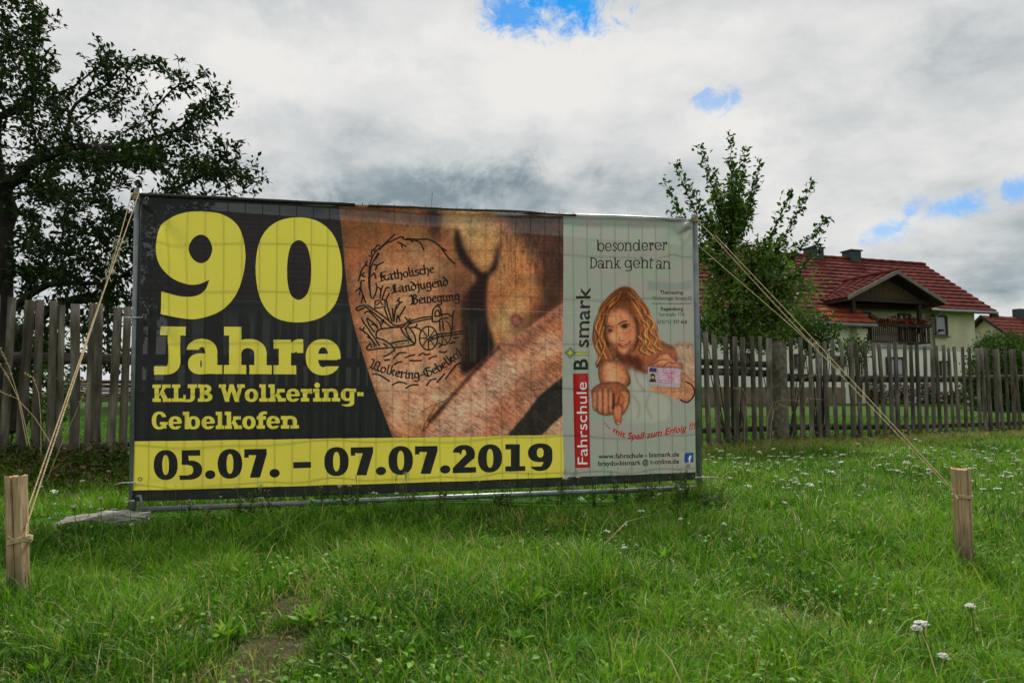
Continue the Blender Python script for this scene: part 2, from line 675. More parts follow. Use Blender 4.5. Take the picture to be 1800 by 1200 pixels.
        if ch == 't':
            m = rect(x, y, .1, .1 + w, .12, .93) | rect(x, y, 0, .1 + w + .2, XH - t, XH)
            return m | strk(x, y, [(.1 + w / 2, .2), (.13 + w / 2, .06), (.24 + w / 2, h * .5), (.31 + w / 2, .07)], h * 1.05), .36 + w
        if ch == 'J':
            m = rect(x, y, .33 - w / 2, .33 + w / 2, .28, 1) | rect(x, y, .33 - w / 2 - s * 1.4, .33 + w / 2 + s, 1 - t, 1)
            m |= ring(x, y, .33 + w / 2 - .34, .28, .34, .30, w, h) & (y <= .28) & (x > .33 + w / 2 - .34)
            return m | rect(x, y, -.12, .33 + w / 2 - .33, -.02, -.02 + h * 1.05), .33 + w / 2 + s + sp
        if ch == 'K':
            k = s + w
            m = rect(x, y, s, k, 0, 1) | rect(x, y, 0, k + s, 1 - t, 1) | rect(x, y, 0, k + s, 0, t)
            m |= E([(k - .02, .36), (k + .27, 1), (k + .27 + w * .95, 1), (k + .1, .36)])
            m |= E([(k + .03, .52), (k + .30, 0), (k + .33 + w * 1.05, 0), (k + .03 + w * .85, .68)])
            return m | rect(x, y, k + .18, k + .40 + w, 1 - t, 1) | rect(x, y, k + .22, k + .45 + w, 0, t), k + .45 + w + sp * .5
        if ch == 'L':
            k = s + w
            return rect(x, y, s, k, 0, 1) | rect(x, y, 0, k + s, 1 - t, 1) | rect(x, y, 0, k + .42, 0, t) | rect(x, y, k + .42 - w * .55, k + .42, 0, t + .2), k + .42 + sp
        if ch in 'BD':
            k = s + w
            m = rect(x, y, s, k, 0, 1) | rect(x, y, 0, k + .05, 1 - t, 1) | rect(x, y, 0, k + .05, 0, t)
            if ch == 'B':
                m |= ring(x, y, k, .745, .28 + w * .5, .255, w, h) & (x > k - w * .3)
                m |= ring(x, y, k, .275, .34 + w * .5, .275, w, h) & (x > k - w * .3)
                return m, k + .34 + w * .5 + sp
            m |= ring(x, y, k - .02, .5, .46 + w * .5, .5, w, h) & (x > k - w * .3)
            return m, k + .44 + w * .5 + sp
        if ch == 'W':
            m = np.zeros(x.shape, bool)
            q = .30
            for i, (a, b, ww) in enumerate(((.06, .06 + q, 1.0), (.06 + q * 2 - .05, .06 + q, .8), (.06 + q * 2 - .08, .06 + q * 3 - .05, 1.0), (.06 + q * 4 - .1, .06 + q * 3 - .05, .8))):
                m |= E([(a, 1), (a + w * ww, 1), (b + w * ww, 0), (b, 0)])
            e = .06 + q * 4 - .1 + w
            return m | rect(x, y, 0, .16 + w, 1 - t, 1) | rect(x, y, e - w - .12, e + .06, 1 - t, 1), e + sp
        if ch == 'G':
            m = ring(x, y, .42, .5, .43, .515, w, h) & ~rect(x, y, .45, 2, .36, .70)
            return m | rect(x, y, .84 - w, .84, .05, .40) | rect(x, y, .45, .92, .42 - t * .8, .42), .92 + sp * .6
        if ch == '0':
            return ring(x, y, .36, .5, .36, .515, w, h), .78
        if ch == '1':
            return rect(x, y, .2, .2 + w, 0, 1) | rect(x, y, .04, .2 + w, 1 - t, 1) | rect(x, y, .04, .36 + w, 0, t), .44 + w
        if ch == '2':
            m = ring(x, y, .32, .67, .33, .345, w, h) & ((y > .67) | ((x > .4) & (y > .48))) & ((x > .2) | (y > .74))
            m |= E([(.64, .55), (.64 - w * 1.0, .66), (.0, t), (.0, 0), (.2, 0), (w + .05, t)])
            return m | rect(x, y, 0, .68, 0, t * 1.1), .74
        if ch == '5':
            m = rect(x, y, .06, .60, 1 - t * 1.05, 1) | rect(x, y, .06, .06 + w * .78, .50, 1)
            m |= ring(x, y, .28, .315, .375, .33, w, h) & ((x > .26) | (y < .13) | ((y > .5) & (x > .06)))
            return m | rect(x, y, 0.0, .28, -.015, h * .8), .72
        if ch == '7':
            m = rect(x, y, 0, .66, 1 - t * 1.15, 1) | E([(.66, 1), (.66, 1 - t), (.20 + w, 0), (.16, 0), (.62 - w, 1 - t)])
            return m | rect(x, y, 0, w * .5, .70, 1), .72
        if ch == '9':
            m = ring(x, y, .36, .665, .36, .35, w, h)
            m |= ring(x, y, .36, .5, .36, .515, w, h) & (((x > .36) & (y < .66)) | ((y < h * .9) & (x > .06)))
            return m, .78
        return rect(x, y, .05, .4, 0, .7), .45

    def slab(text, p0, p1, cap0, cap1, col, w, t, h, alpha=1.0, track=0.0):
        dummy = np.zeros((1, 1), np.float32)
        adv = [glyph(c_, dummy, dummy, w, t, h)[1] + track for c_ in text]
        T = sum(adv) - 0.05
        a = 0.0
        for c_, ad in zip(text, adv):
            fx = lambda q: p0[0] + (p1[0] - p0[0]) * q / T
            x0, x1 = fx(a - .35), fx(a + ad + .15)
            ym = p0[1] + (p1[1] - p0[1]) * a / T
            cp = max(cap0, cap1)
            sl = win(x0, ym - cp * 1.15, x1, ym + cp * .42)
            x, y = X[sl], Y[sl]
            q = (x - p0[0]) / (p1[0] - p0[0])
            cap = cap0 + (cap1 - cap0) * q
            hh = (p0[1] + (p1[1] - p0[1]) * q - y) / cap
            m, _ = glyph(c_, (q * T - a).astype(np.float32), hh, w, t, h)
            blend(sl, m.astype(np.float32) * alpha, col)
            a += ad

    # ---------------- plain lettering from the built-in font outlines
    def word_bitmap(text, bold=0.0, px=44):
        cu = bpy.data.curves.new('lettering', 'FONT')
        cu.body = text
        cu.offset = bold
        ob = bpy.data.objects.new('lettering', cu)
        COL.objects.link(ob)
        dg = bpy.context.evaluated_depsgraph_get()
        me = ob.evaluated_get(dg).to_mesh()
        me.calc_loop_triangles()
        vs = np.array([v_.co[:2] for v_ in me.vertices], np.float64)
        tr_ = np.array([l_.vertices[:] for l_ in me.loop_triangles], int)
        ob.evaluated_get(dg).to_mesh_clear()
        bpy.data.objects.remove(ob)
        bpy.data.curves.remove(cu)
        x0, y0 = vs[:, 0].min(), -0.25
        cap = 0.70
        sc = px / cap
        Wb, Hb = int((vs[:, 0].max() - x0) * sc) + 3, int(1.2 * sc)
        bmp = np.zeros((Hb, Wb), np.float32)
        q = np.empty_like(vs)
        q[:, 0] = (vs[:, 0] - x0) * sc + 1
        q[:, 1] = (vs[:, 1] - y0) * sc
        for a, b, c_ in q[tr_]:
            xa, xb = int(max(0, min(a[0], b[0], c_[0]) - 1)), int(min(Wb, max(a[0], b[0], c_[0]) + 2))
            ya, yb = int(max(0, min(a[1], b[1], c_[1]) - 1)), int(min(Hb, max(a[1], b[1], c_[1]) + 2))
            if xb <= xa or yb <= ya:
                continue
            gx, gy = np.meshgrid(np.arange(xa, xb) + .5, np.arange(ya, yb) + .5)
            e = lambda p, r: (gx - p[0]) * (r[1] - p[1]) - (gy - p[1]) * (r[0] - p[0])
            e0, e1, e2 = e(a, b), e(b, c_), e(c_, a)
            ins = ((e0 >= 0) & (e1 >= 0) & (e2 >= 0)) | ((e0 <= 0) & (e1 <= 0) & (e2 <= 0))
            bmp[ya:yb, xa:xb][ins] = 1
        return bmp, sc * 0.25, px

    def plain(text, o, e1, e2, col, bold=0.0, alpha=1.0, base=None, slant=0.0):
        """o start of baseline, e1 vector to the end of the word, e2 vector of one cap height"""
        bmp, b0, px = word_bitmap(text, bold)
        cs = [(o[0] + a * e1[0] + b * e2[0], o[1] + a * e1[1] + b * e2[1]) for a in (-.05, 1.05) for b in (-.45, 1.4)]
        if base is not None:
            cs += [(o[0] + q * e1[0], o[1] + base(q) + w_) for q in (0, .25, .5, .75, 1) for w_ in (-e2[1] * .5, e2[1] * 1.4)]
        sl = win(*bbox(cs, 2))
        x, y = X[sl] - o[0], Y[sl] - o[1]
        if base is not None:
            y = y - base(x / e1[0])
        det = e1[0] * e2[1] - e1[1] * e2[0]
        a = (x * e2[1] - y * e2[0]) / det
        b = (e1[0] * y - e1[1] * x) / det
        wu = bmp.shape[1] / px
        a = a - slant * b / wu
        i = a * bmp.shape[1]
        j = b * px + b0
        ok = (i >= 0) & (i < bmp.shape[1] - 1) & (j >= 0) & (j < bmp.shape[0] - 1)
        m = np.where(ok, bmp[np.clip(j, 0, bmp.shape[0] - 1).astype(int), np.clip(i, 0, bmp.shape[1] - 1).astype(int)], 0)
        blend(sl, m * alpha, col)

    # ---------------- yellow field, dates, headline
    fill([(225, 775.5), (991, 763.5), (991.5, 836.5), (225, 862)], yel, smooth=False)
    nine = [(352, 372.5), (392, 377), (420, 397), (431, 436), (428, 478), (412, 522), (382, 550), (345, 561), (308, 558), (283, 552)]
    outer9 = curve([(352, 372), (390, 377), (419, 398), (431, 440), (427, 484), (412, 522), (385, 548), (345, 560.5), (312, 558)], 8, False)
    tail = [(282.5, 552), (284, 512)]
    inner9 = curve([(284, 512), (318, 521), (345, 520), (361, 509), (368, 492)], 8, False)
    bowl9 = curve([(368, 492), (348, 500), (326, 499), (300, 487), (280, 464), (274, 436), (280, 406), (300, 384), (326, 374), (352, 372)], 8, False)
    fill(outer9 + tail + inner9 + bowl9, yel, smooth=False)
    fill([(354, 413), (367, 420), (373.5, 438), (367, 456), (354, 463), (340, 456), (332.5, 438), (340, 420)], ink)
    fill([(524, 381.5), (562, 390), (590, 420), (601.5, 474), (592, 528), (566, 557), (524, 566.5), (482, 557), (457, 524), (449, 470), (458, 420), (484, 391)], yel)
    fill([(525, 421.5), (538, 430), (545, 452), (547, 476), (545, 500), (538, 519), (525, 527), (512, 519), (506, 500), (504.5, 476), (506, 452), (512, 430)], ink)
    slab("Jahre", (280, 656.5), (599, 658), 83, 83, yel, .27, .19, .17)
    slab("KLJB Wolkering-", (268, 706), (640, 705), 30.5, 30.5, yel, .25, .20, .155)
    slab("Gebelkofen", (267, 754), (525, 752.5), 30.5, 30, yel, .25, .20, .155)
    slab("05.07. – 07.07.2019", (270, 842.5), (972, 824.5), 51, 46, ink, .26, .185, .17)

    # ---------------- photograph of the tattooed arm
    photo = [(594, 340), (597, 372), (601, 410), (606, 470), (613, 530), (624, 580), (640, 630), (660, 690), (679, 738), (690, 767.5), (990.5, 763.5), (989.5, 600), (991, 340)]
    sl = win(*bbox(photo))
    clip = np.zeros(X.shape, np.float32)
    clip[sl] = inside(X[sl], Y[sl], photo)
    fill(photo, (128, 80, 50), smooth=False)
    g = lambda pts, col, soft=6, a=1.0, sm=True: fill(pts, col, soft, a, sm, clip)
    g([(590, 340), (760, 340), (740, 440), (600, 440)], (112, 70, 36), 22, .8)
    g([(640, 500), (790, 480), (820, 600), (800, 700), (740, 740), (690, 760), (660, 680)], (154, 110, 80), 24, .9)
    g([(650, 650), (760, 640), (790, 690), (740, 730), (700, 765), (670, 720)], (168, 126, 100), 16, .9)
    g([(585, 360), (601, 410), (612, 530), (640, 630), (690, 768), (675, 768), (640, 680), (606, 560), (585, 440)], (84, 48, 30), 9, .75)
    # rounding of the biceps: lit along the middle, darker at both sides
    g([(670, 430), (760, 440), (790, 520), (780, 600), (730, 640), (680, 600), (650, 520)], (164, 116, 82), 26, .55)
    g([(770, 470), (812, 480), (808, 560), (800, 640), (780, 690), (775, 600)], (96, 56, 36), 12, .55)
    g([(596, 360), (700, 352), (790, 360), (770, 400), (690, 392), (606, 410)], (84, 50, 26), 14, .6)
    g([(772, 380), (830, 370), (880, 400), (860, 470), (846, 474), (815, 420)], (168, 122, 76), 9, .9)     # lit fold
    g([(870, 480), (900, 410), (960, 440), (975, 520), (930, 560), (890, 600), (870, 600), (858, 560)], (150, 98, 60), 12, .9)
    g([(872, 560), (900, 520), (930, 530), (925, 570), (890, 606)], (160, 118, 74), 8, .7)
    g([(905, 360), (995, 340), (995, 500), (960, 470), (925, 430), (895, 400)], (56, 34, 28), 14, .9)         # hair of the chest
    q_ = random.Random(77)
    for _ in range(150):
        a_, b_ = q_.uniform(885, 990), q_.uniform(372, 520)
        if a_ - 885 < (b_ - 372) * .5 and q_.random() < .8:
            continue
        an_ = q_.gauss(1.25, .35)
        l2 = q_.uniform(7, 20)
        line([(a_, b_), (a_ + math.cos(an_) * l2 * .5 + q_.uniform(-2, 2), b_ + math.sin(an_) * l2 * .5), (a_ + math.cos(an_) * l2, b_ + math.sin(an_) * l2)], q_.uniform(.5, 1.1), (30, 18, 16), q_.uniform(.25, .6), True, .7, clip)
    g([(945, 470), (992, 450), (992, 535), (940, 572), (900, 596), (930, 555), (950, 520)], (52, 28, 20), 12, .85)
    g([(750, 350), (768, 356), (770, 425), (758, 418)], (40, 20, 18), 8, .85)
    g([(803, 400), (817, 440), (842, 474), (857, 478), (868, 460), (878, 428), (874, 470), (857, 492), (856, 560), (868, 612), (836, 645), (810, 655), (812, 590), (810, 530), (826, 505), (838, 488), (812, 462), (800, 430)], (20, 11, 10), 4, 1)
    g([(800, 480), (828, 480), (816, 560), (820, 620), (800, 640), (798, 560)], (70, 38, 26), 12, .7)
    forearm = [(992, 531), (936, 570), (876, 611), (838, 650), (800, 692), (768, 728), (745, 768), (992, 768)]
    g(forearm, (160, 106, 84), 2, 1, False)
    g([(992, 560), (930, 600), (880, 640), (900, 680), (992, 640)], (150, 92, 62), 14, .8)
    g([(800, 700), (880, 650), (930, 680), (900, 740), (800, 765), (760, 760)], (176, 130, 106), 16, .85)
    g([(880, 690), (930, 650), (985, 620), (990, 660), (948, 697), (920, 730), (890, 762), (850, 764)], (128, 74, 50), 14, .6)
    g([(994, 660), (948, 697), (924, 729), (893, 764), (952, 766), (970, 748), (994, 726)], (34, 28, 26), 2.5, 1, False)
    g([(994, 727), (972, 745), (950, 768), (994, 768)], (150, 116, 88), 2, 1, False)
    line([(876, 611), (838, 648), (800, 690), (772, 722), (756, 738)], 7, (52, 24, 18), .9, True, 6, clip)
    g([(880, 640), (992, 580), (992, 610), (890, 672), (800, 730), (770, 750), (800, 700)], (190, 142, 116), 12, .5)
    g([(992, 534), (940, 572), (880, 612), (850, 645), (880, 630), (940, 596), (992, 556)], (112, 66, 46), 7, .6)
    for q in ([(790, 700), (772, 708), (752, 716), (738, 726)], [(774, 722), (758, 740), (744, 756)], [(766, 712), (748, 742), (742, 760)], [(784, 708), (760, 730), (750, 750)]):
        line(q, 1.6, (70, 32, 24), .7, True, 1.2, clip)
    for _ in range(230):
        a_ = q_.uniform(760, 990)
        b_ = q_.uniform(max(540, 768 - (a_ - 745) * .93), 764)
        an_ = q_.gauss(-.35, .4)
        l2 = q_.uniform(5, 15)
        c_ = (96, 46, 34) if q_.random() < .75 else (206, 160, 132)
        line([(a_, b_), (a_ + math.cos(an_) * l2 * .5, b_ + math.sin(an_) * l2 * .5 + q_.uniform(-1.5, 1.5)), (a_ + math.cos(an_) * l2, b_ + math.sin(an_) * l2)], q_.uniform(.5, 1.1), c_, q_.uniform(.2, .5), True, .8, clip)
    g([(994, 660), (948, 697), (924, 729), (893, 764), (952, 766), (970, 748), (994, 726)], (34, 28, 26), 2.5, 1, False)
    g([(994, 727), (972, 745), (950, 768), (994, 768)], (150, 116, 88), 2, 1, False)
    g([(898, 556), (907, 551), (917, 557), (919, 568), (909, 575), (899, 570)], (104, 48, 40), 3, .9)
    g([(902, 560), (908, 557), (913, 562), (912, 568), (905, 569)], (150, 84, 74), 1.5, .9)
    x, y = X[sl], Y[sl]
    n = (vnoise(x, y, 2.2, 1) - .5) * .26 + (vnoise(x, y, 5.5, 2) - .5) * .20 + (vnoise(x, y, 17, 3) - .5) * .24
    streak = (vnoise(x * .35 + y * .16, y * 1.6 - x * .9, 4.2, 4) - .5) * .36 * (y > 545 + (992 - x) * .55)
    streak = streak + (vnoise(x * 3.0, y * .5, 6.0, 7) - .5) * .38 * ((x > 880) & (y < 480))
    f = 1 + (n + streak) * clip[sl]
    img[sl] *= np.clip(f, .35, 1.75)[..., None]
    rd = ((vnoise(x, y, 26, 5) - .5) * .12 * clip[sl])[..., None]
    img[sl] *= 1 + rd * np.array([1.0, -.5, -.8], np.float32)
    rows = ((np.sin(y * 1.55) > .55) & (y < 560)) * clip[sl] * .09
    img[sl] *= (1 - rows)[..., None]

    # ---------------- tattoo
    tat = (15, 10, 9)
    z5 = lambda pts: [(600 + a / 7.5, 400 + b / 7.5) for a, b in pts]
    z6 = lambda pts: [(610 + a / 6.665, 520 + b / 6.665) for a, b in pts]
    for q in ([(700, 95), (545, 240), (470, 300), (420, 370), (385, 450), (370, 530)], [(820, 130), (770, 130), (700, 165), (590, 215), (500, 290)],
              [(500, 240), (470, 240), (440, 285)], [(800, 140), (850, 165), (900, 165), (940, 200)], [(860, 150), (1000, 160), (1130, 155)],
              [(940, 170), (1020, 190), (1060, 240), (1085, 295)], [(740, 200), (790, 215), (850, 255)], [(790, 215), (800, 265)],
              [(1130, 155), (1200, 180), (1270, 225), (1310, 260), (1380, 305)], [(1310, 260), (1360, 330), (1420, 410), (1495, 475)],
              [(480, 340), (450, 400), (420, 450), (390, 530), (380, 620), (375, 720), (380, 860), (395, 930)], [(370, 530), (365, 620), (362, 720), (374, 830)],
              [(550, 460), (510, 480), (470, 500), (430, 490)], [(470, 500), (450, 560)], [(340, 445), (320, 480), (350, 510)],
              [(330, 480), (270, 560), (245, 640), (225, 700)], [(300, 600), (270, 630), (310, 650)], [(300, 700), (260, 710), (255, 780), (190, 840)],
              [(255, 780), (240, 880)], [(265, 820), (285, 890), (320, 985)], [(285, 890), (265, 985)], [(400, 640), (430, 605), (455, 670)],
              [(455, 740), (470, 800), (450, 870), (420, 940)], [(490, 790), (520, 830), (510, 930)], [(545, 770), (525, 830)], [(630, 795), (590, 800), (550, 900), (540, 940)],
              [(630, 870), (590, 950)], [(770, 930), (740, 965), (770, 985), (725, 1070)], [(800, 980), (750, 1010)], [(845, 1045), (790, 1130)],
              [(400, 300), (400, 360)], [(365, 375), (400, 385)], [(490, 340), (485, 370), (450, 420)], [(420, 290), (440, 320)]):
        line(z5(q), 2.7, tat)
    for q in ([(110, 150), (125, 130), (200, 110), (215, 130), (130, 170), (110, 150)], [(240, 110), (330, 170), (440, 250), (520, 320), (570, 345), (640, 340)],
              [(220, 130), (300, 190), (400, 270), (480, 340), (530, 365), (640, 365)], [(205, 200), (250, 180), (300, 220), (380, 310), (400, 370)],
              [(460, 60), (490, 180), (525, 300)], [(440, 150), (480, 260), (500, 300)], [(530, 150), (540, 230), (545, 300)], [(575, 110), (560, 200), (550, 290)],
              [(680, 125), (640, 200), (600, 260)], [(620, 290), (590, 230), (580, 310)], [(650, 340), (740, 300), (860, 260), (1000, 240)],
              [(740, 325), (860, 290), (1000, 265)], [(650, 370), (740, 270)], [(680, 385), (765, 280)], [(680, 250), (740, 330)],
              [(1000, 300), (1000, 220), (1010, 160), (1050, 120), (1090, 140), (1105, 200), (1110, 240)], [(1030, 240), (1035, 190), (1060, 165), (1080, 190), (1085, 230), (1030, 240)],
              [(1000, 300), (1060, 300), (1100, 270), (1180, 260)], [(1110, 220), (1180, 210), (1230, 240), (1250, 180)], [(1240, 240), (1235, 320), (1240, 400)],
              [(940, 510), (1060, 450), (1200, 435), (1360, 410)], [(950, 535), (1070, 480), (1200, 462), (1360, 440)], [(1085, 280), (1090, 400)], [(1120, 290), (1130, 400)],
              [(345, 490), (340, 440), (370, 400), (450, 380), (620, 365)], [(345, 490), (430, 515), (500, 560)], [(500, 560), (600, 535), (720, 520)],
              [(520, 605), (620, 600), (790, 570)], [(500, 560), (540, 600), (560, 635)], [(630, 380), (680, 460), (790, 560)],
              [(690, 370), (700, 430), (760, 530), (800, 545), (790, 460), (720, 360)], [(800, 370), (850, 390), (870, 420)], [(750, 370), (800, 365), (820, 330)],
              [(170, 260), (200, 320), (260, 400), (340, 520), (380, 580)], [(240, 260), (290, 300), (350, 350)], [(230, 270), (260, 340), (320, 420)], [(290, 330), (340, 350), (360, 380)],
              [(150, 380), (200, 420), (250, 460), (340, 580)], [(200, 370), (185, 400)], [(240, 480), (300, 520), (320, 600)],
              [(235, 600), (270, 560), (290, 600)], [(230, 590), (245, 630), (380, 615), (500, 605)], [(430, 560), (470, 590)], [(400, 300), (430, 280), (410, 330)],
              [(430, 705), (480, 690), (560, 630)], [(545, 735), (610, 670), (690, 665)], [(680, 725), (740, 700), (790, 690)], [(845, 695), (890, 670), (920, 690), (970, 680)],
              [(960, 740), (1000, 715), (1050, 705)], [(1085, 655), (1130, 660), (1165, 650)], [(440, 755), (495, 745)], [(555, 805), (590, 780), (640, 770)],
              [(735, 755), (800, 760), (870, 755)], [(1080, 600), (1105, 585)], [(1205, 555), (1260, 540)], [(1255, 495), (1310, 485)],
              [(300, 915), (370, 920), (440, 960), (495, 995)], [(530, 1045), (580, 1015), (640, 1010), (700, 1030)], [(690, 1080), (750, 1045), (830, 1040)],
              [(930, 1050), (980, 985), (1040, 970)], [(1055, 1010), (1140, 910)], [(1155, 970), (1220, 880), (1290, 800), (1370, 780)]):
        line(z6(q), 2.7, tat)
    for q in ([(330, 60), (440, 45), (450, 130), (325, 145), (330, 60)], [(350, 110), (390, 70), (420, 110)]):
        line(z6(q), 2.2, tat, smooth=False)
    ring_ = lambda cx, cy, rx, ry, a0=0, a1=360: [(cx + rx * math.cos(rad(a)), cy + ry * math.sin(rad(a))) for a in np.linspace(a0, a1, 22)]
    line(z6(ring_(955, 495, 106, 138)), 2.6, tat)
    line(z6(ring_(1130, 430, 92, 145, -75, 125)), 2.2, tat)
    for a in range(0, 360, 45):
        line(z6([(955 + 22 * math.cos(rad(a)), 495 + 24 * math.sin(rad(a))), (955 + 100 * math.cos(rad(a)), 495 + 130 * math.sin(rad(a)))]), 2.0, tat)
    for a in (60, 100):
        line(z6([(1110, 460), (1130 + 85 * math.cos(rad(a)), 430 + 135 * math.sin(rad(a)))]), 1.8, tat)
    for a in ((575, 575), (655, 560), (720, 545)):
        line(z6([a, (a[0] + 3, a[1])]), 2.6, tat)

    # broken-letter strokes: x 0..1, y 0..1 is the x-height, ascenders to 1.6, descenders to -0.6
    FR = {'a': (.62, [[(.1, .85), (.4, 1), (.45, .1), (.6, 0)], [(.42, .55), (.1, .4), (.12, .1), (.42, .12)]]),
          't': (.42, [[(.2, 1.4), (.2, .15), (.42, 0)], [(0, 1), (.42, 1)]]),
          'h': (.62, [[(.12, 1.65), (.12, 0)], [(.12, .8), (.42, 1), (.5, .5), (.4, -.4)]]),
          'o': (.6, [[(.1, .8), (.1, .2), (.3, 0), (.5, .2), (.5, .8), (.3, 1), (.1, .8)]]),
          'l': (.34, [[(.15, 1.65), (.15, .15), (.3, 0)]]), 'i': (.34, [[(.02, .9), (.15, 1), (.15, .15), (.3, 0)], [(.15, 1.35), (.18, 1.38)]]),
          's': (.52, [[(.45, .9), (.2, 1), (.1, .75), (.42, .4), (.35, .05), (.05, .1)]]),
          'c': (.48, [[(.45, .9), (.2, 1), (.1, .6), (.12, .15), (.42, .02)]]),
          'e': (.52, [[(.12, .5), (.45, .7), (.3, 1), (.1, .75), (.12, .15), (.45, .05)]]),
          'n': (.62, [[(.02, .9), (.14, 1), (.14, 0)], [(.14, .8), (.42, 1), (.45, .1), (.58, 0)]]),
          'd': (.6, [[(.1, 1.6), (.45, 1.0), (.5, .4), (.3, 0), (.1, .2), (.1, .7), (.3, .95), (.48, .8)]]),
          'j': (.34, [[(.05, .9), (.2, 1), (.2, -.3), (.02, -.5)], [(.2, 1.35), (.23, 1.38)]]),
          'u': (.62, [[(.02, .9), (.12, 1), (.12, .2), (.3, 0), (.45, .2)], [(.45, 1), (.45, .1), (.58, 0)]]),
          'g': (.6, [[(.45, .85), (.2, 1), (.1, .6), (.15, .15), (.45, .2)], [(.45, 1), (.47, -.3), (.25, -.55), (.05, -.4)]]),
          'w': (.86, [[(.05, .9), (.12, 1), (.12, .2), (.28, 0), (.42, .2)], [(.42, 1), (.42, .2), (.6, 0), (.75, .3), (.7, .85), (.55, 1)]]),
          'k': (.58, [[(.12, 1.65), (.12, 0)], [(.12, .6), (.4, 1), (.45, .75), (.15, .5)], [(.2, .5), (.5, 0)]]),
          'r': (.46, [[(.02, .9), (.14, 1), (.14, 0), (.24, .06)], [(.14, .8), (.42, 1)]]), 'f': (.4, [[(.4, 1.55), (.2, 1.5), (.18, 0)], [(0, 1), (.38, 1)]]),
          'b': (.58, [[(.12, 1.65), (.12, .15), (.3, 0), (.48, .3), (.42, .9), (.14, .85)]]), '-': (.42, [[(.05, .5), (.36, .55)]]),
          'K': (.85, [[(.3, 1.6), (.15, 1.1), (.2, .2), (.02, 0)], [(.75, 1.6), (.35, 1.5), (.28, .9), (.6, 1.0), (.55, .7), (.3, .75)], [(.4, .7), (.6, .2), (.8, 0)], [(0, .0), (.4, .1)]]),
          'L': (.8, [[(.55, 1.6), (.3, 1.3), (.3, .3), (.02, -.1)], [(.1, .1), (.45, .15), (.8, .25)], [(.45, 1.4), (.42, .2)]]),
          'B': (.92, [[(.02, 1.4), (.2, 1.6), (.28, .8), (.2, .1), (.02, -.1)], [(.25, 1.4), (.6, 1.6), (.7, 1.2), (.35, .9)], [(.35, .9), (.75, .8), (.75, .2), (.45, 0), (.1, .1)], [(.4, 1.4), (.4, .15)]]),
          'W': (1.15, [[(.02, 1.6), (.25, 1.5), (.22, .4), (.1, 0)], [(.22, .2), (.45, .05)], [(.5, 1.5), (.52, .3), (.45, 0)], [(.5, .2), (.8, .0)], [(.65, 1.6), (.85, 1.5), (.88, .3), (1.1, .05)]]),
          'G': (.95, [[(.8, 1.5), (.4, 1.6), (.12, 1.1), (.2, .3), (.5, 0), (.8, .3), (.8, .8), (.55, 1.0)], [(.4, 1.5), (.4, .2)]])}

    def fraktur(text, base, xh, pen=1.5):
        """base: function of q in 0..1 giving point and unit direction"""
        T = sum(FR[c_][0] for c_ in text if c_ in FR)
        a = 0.0
        for c_ in text:
            adv, st = FR[c_]
            (ox, oy), (dx, dy) = base((a + adv * .4) / T)
            ext = base.length / T
            for p in st:
                pts = [(ox + dx * (q[0] - adv * .4) * ext + dy * q[1] * xh, oy + dy * (q[0] - adv * .4) * ext - dx * q[1] * xh) for q in p]
                for k in (-.8, 0, .8):
                    line([(q[0] + k * .75, q[1] - k * .5) for q in pts], pen, tat, smooth=len(pts) > 3)
            a += adv

    class Seg:
        def __init__(self, p0, p1):
            self.p0, self.p1 = p0, p1
            self.length = math.hypot(p1[0] - p0[0], p1[1] - p0[1])

        def __call__(self, q):
            d = ((self.p1[0] - self.p0[0]) / self.length, (self.p1[1] - self.p0[1]) / self.length)
            return (self.p0[0] + d[0] * self.length * q, self.p0[1] + d[1] * self.length * q), d

    class Path:
        def __init__(self, pts):
            self.p = curve(pts, 8, False)
            self.s = [0]
            for a, b in zip(self.p[:-1], self.p[1:]):
                self.s.append(self.s[-1] + math.hypot(b[0] - a[0], b[1] - a[1]))
            self.length = self.s[-1]

        def __call__(self, q):
            t = q * self.length
            i = max(0, min(len(self.p) - 2, int(np.searchsorted(self.s, t)) - 1))
            a, b = self.p[i], self.p[i + 1]
            l_ = self.s[i + 1] - self.s[i] + 1e-9
            d = ((b[0] - a[0]) / l_, (b[1] - a[1]) / l_)
            return (a[0] + d[0] * (t - self.s[i]), a[1] + d[1] * (t - self.s[i])), d

    fraktur("Katholische", Seg((668, 495), (764, 479)), 9.5)
    fraktur("Landjugend", Seg((688, 516), (789, 501)), 9.5)
    fraktur("Bewegung", Seg((721, 535), (809, 527)), 10.0)
    fraktur("Wolkering-Gebelkof", Path([(648, 645), (665, 652), (682, 657), (706, 663), (728, 665), (754, 661), (783, 646), (814, 622)]), 9.5)

    # ---------------- white panel of the driving school
    panel = [(991, 330), (1240, 330), (1240, 829), (991.5, 836.5), (989.3, 700), (989.3, 560)]
    fill(panel, wht, smooth=False)
    sl = win(*bbox(panel))
    x, y = X[sl], Y[sl]
    pm = inside(x, y, panel).astype(np.float32)
    tn = (vnoise(x, y, 28, 21) - .5) * pm
    img[sl] *= 1 + tn[..., None] * np.array([.10, -.05, .03], np.float32)
    dark, red = (26, 26, 26), (128, 20, 22)
    slab("besonderer", (1047.7, 442), (1170, 440.5), 20, 19.5, dark, .115, .075, .085)
    slab("Dank geht an", (1036, 472), (1180.5, 472), 19.5, 19.5, dark, .115, .075, .085)
    fill([(1139, 493), (1190, 497), (1216, 492), (1216, 509), (1139, 510)], (104, 114, 108), 2, .8, False)
    plain("Thalmassing", (1161, 516.5), (40, 0), (0, -6.4), dark, .02)
    plain("Wolkeringer Strasse10", (1147, 526.5), (69, 0), (0, -6.4), dark, .0)
    fill([(1146, 532.8), (1215, 532.8), (1215, 533.9), (1146, 533.9)], dark, smooth=False)
    plain("Regensburg", (1162, 545.5), (39, 0), (0, -6.2), dark, .02)
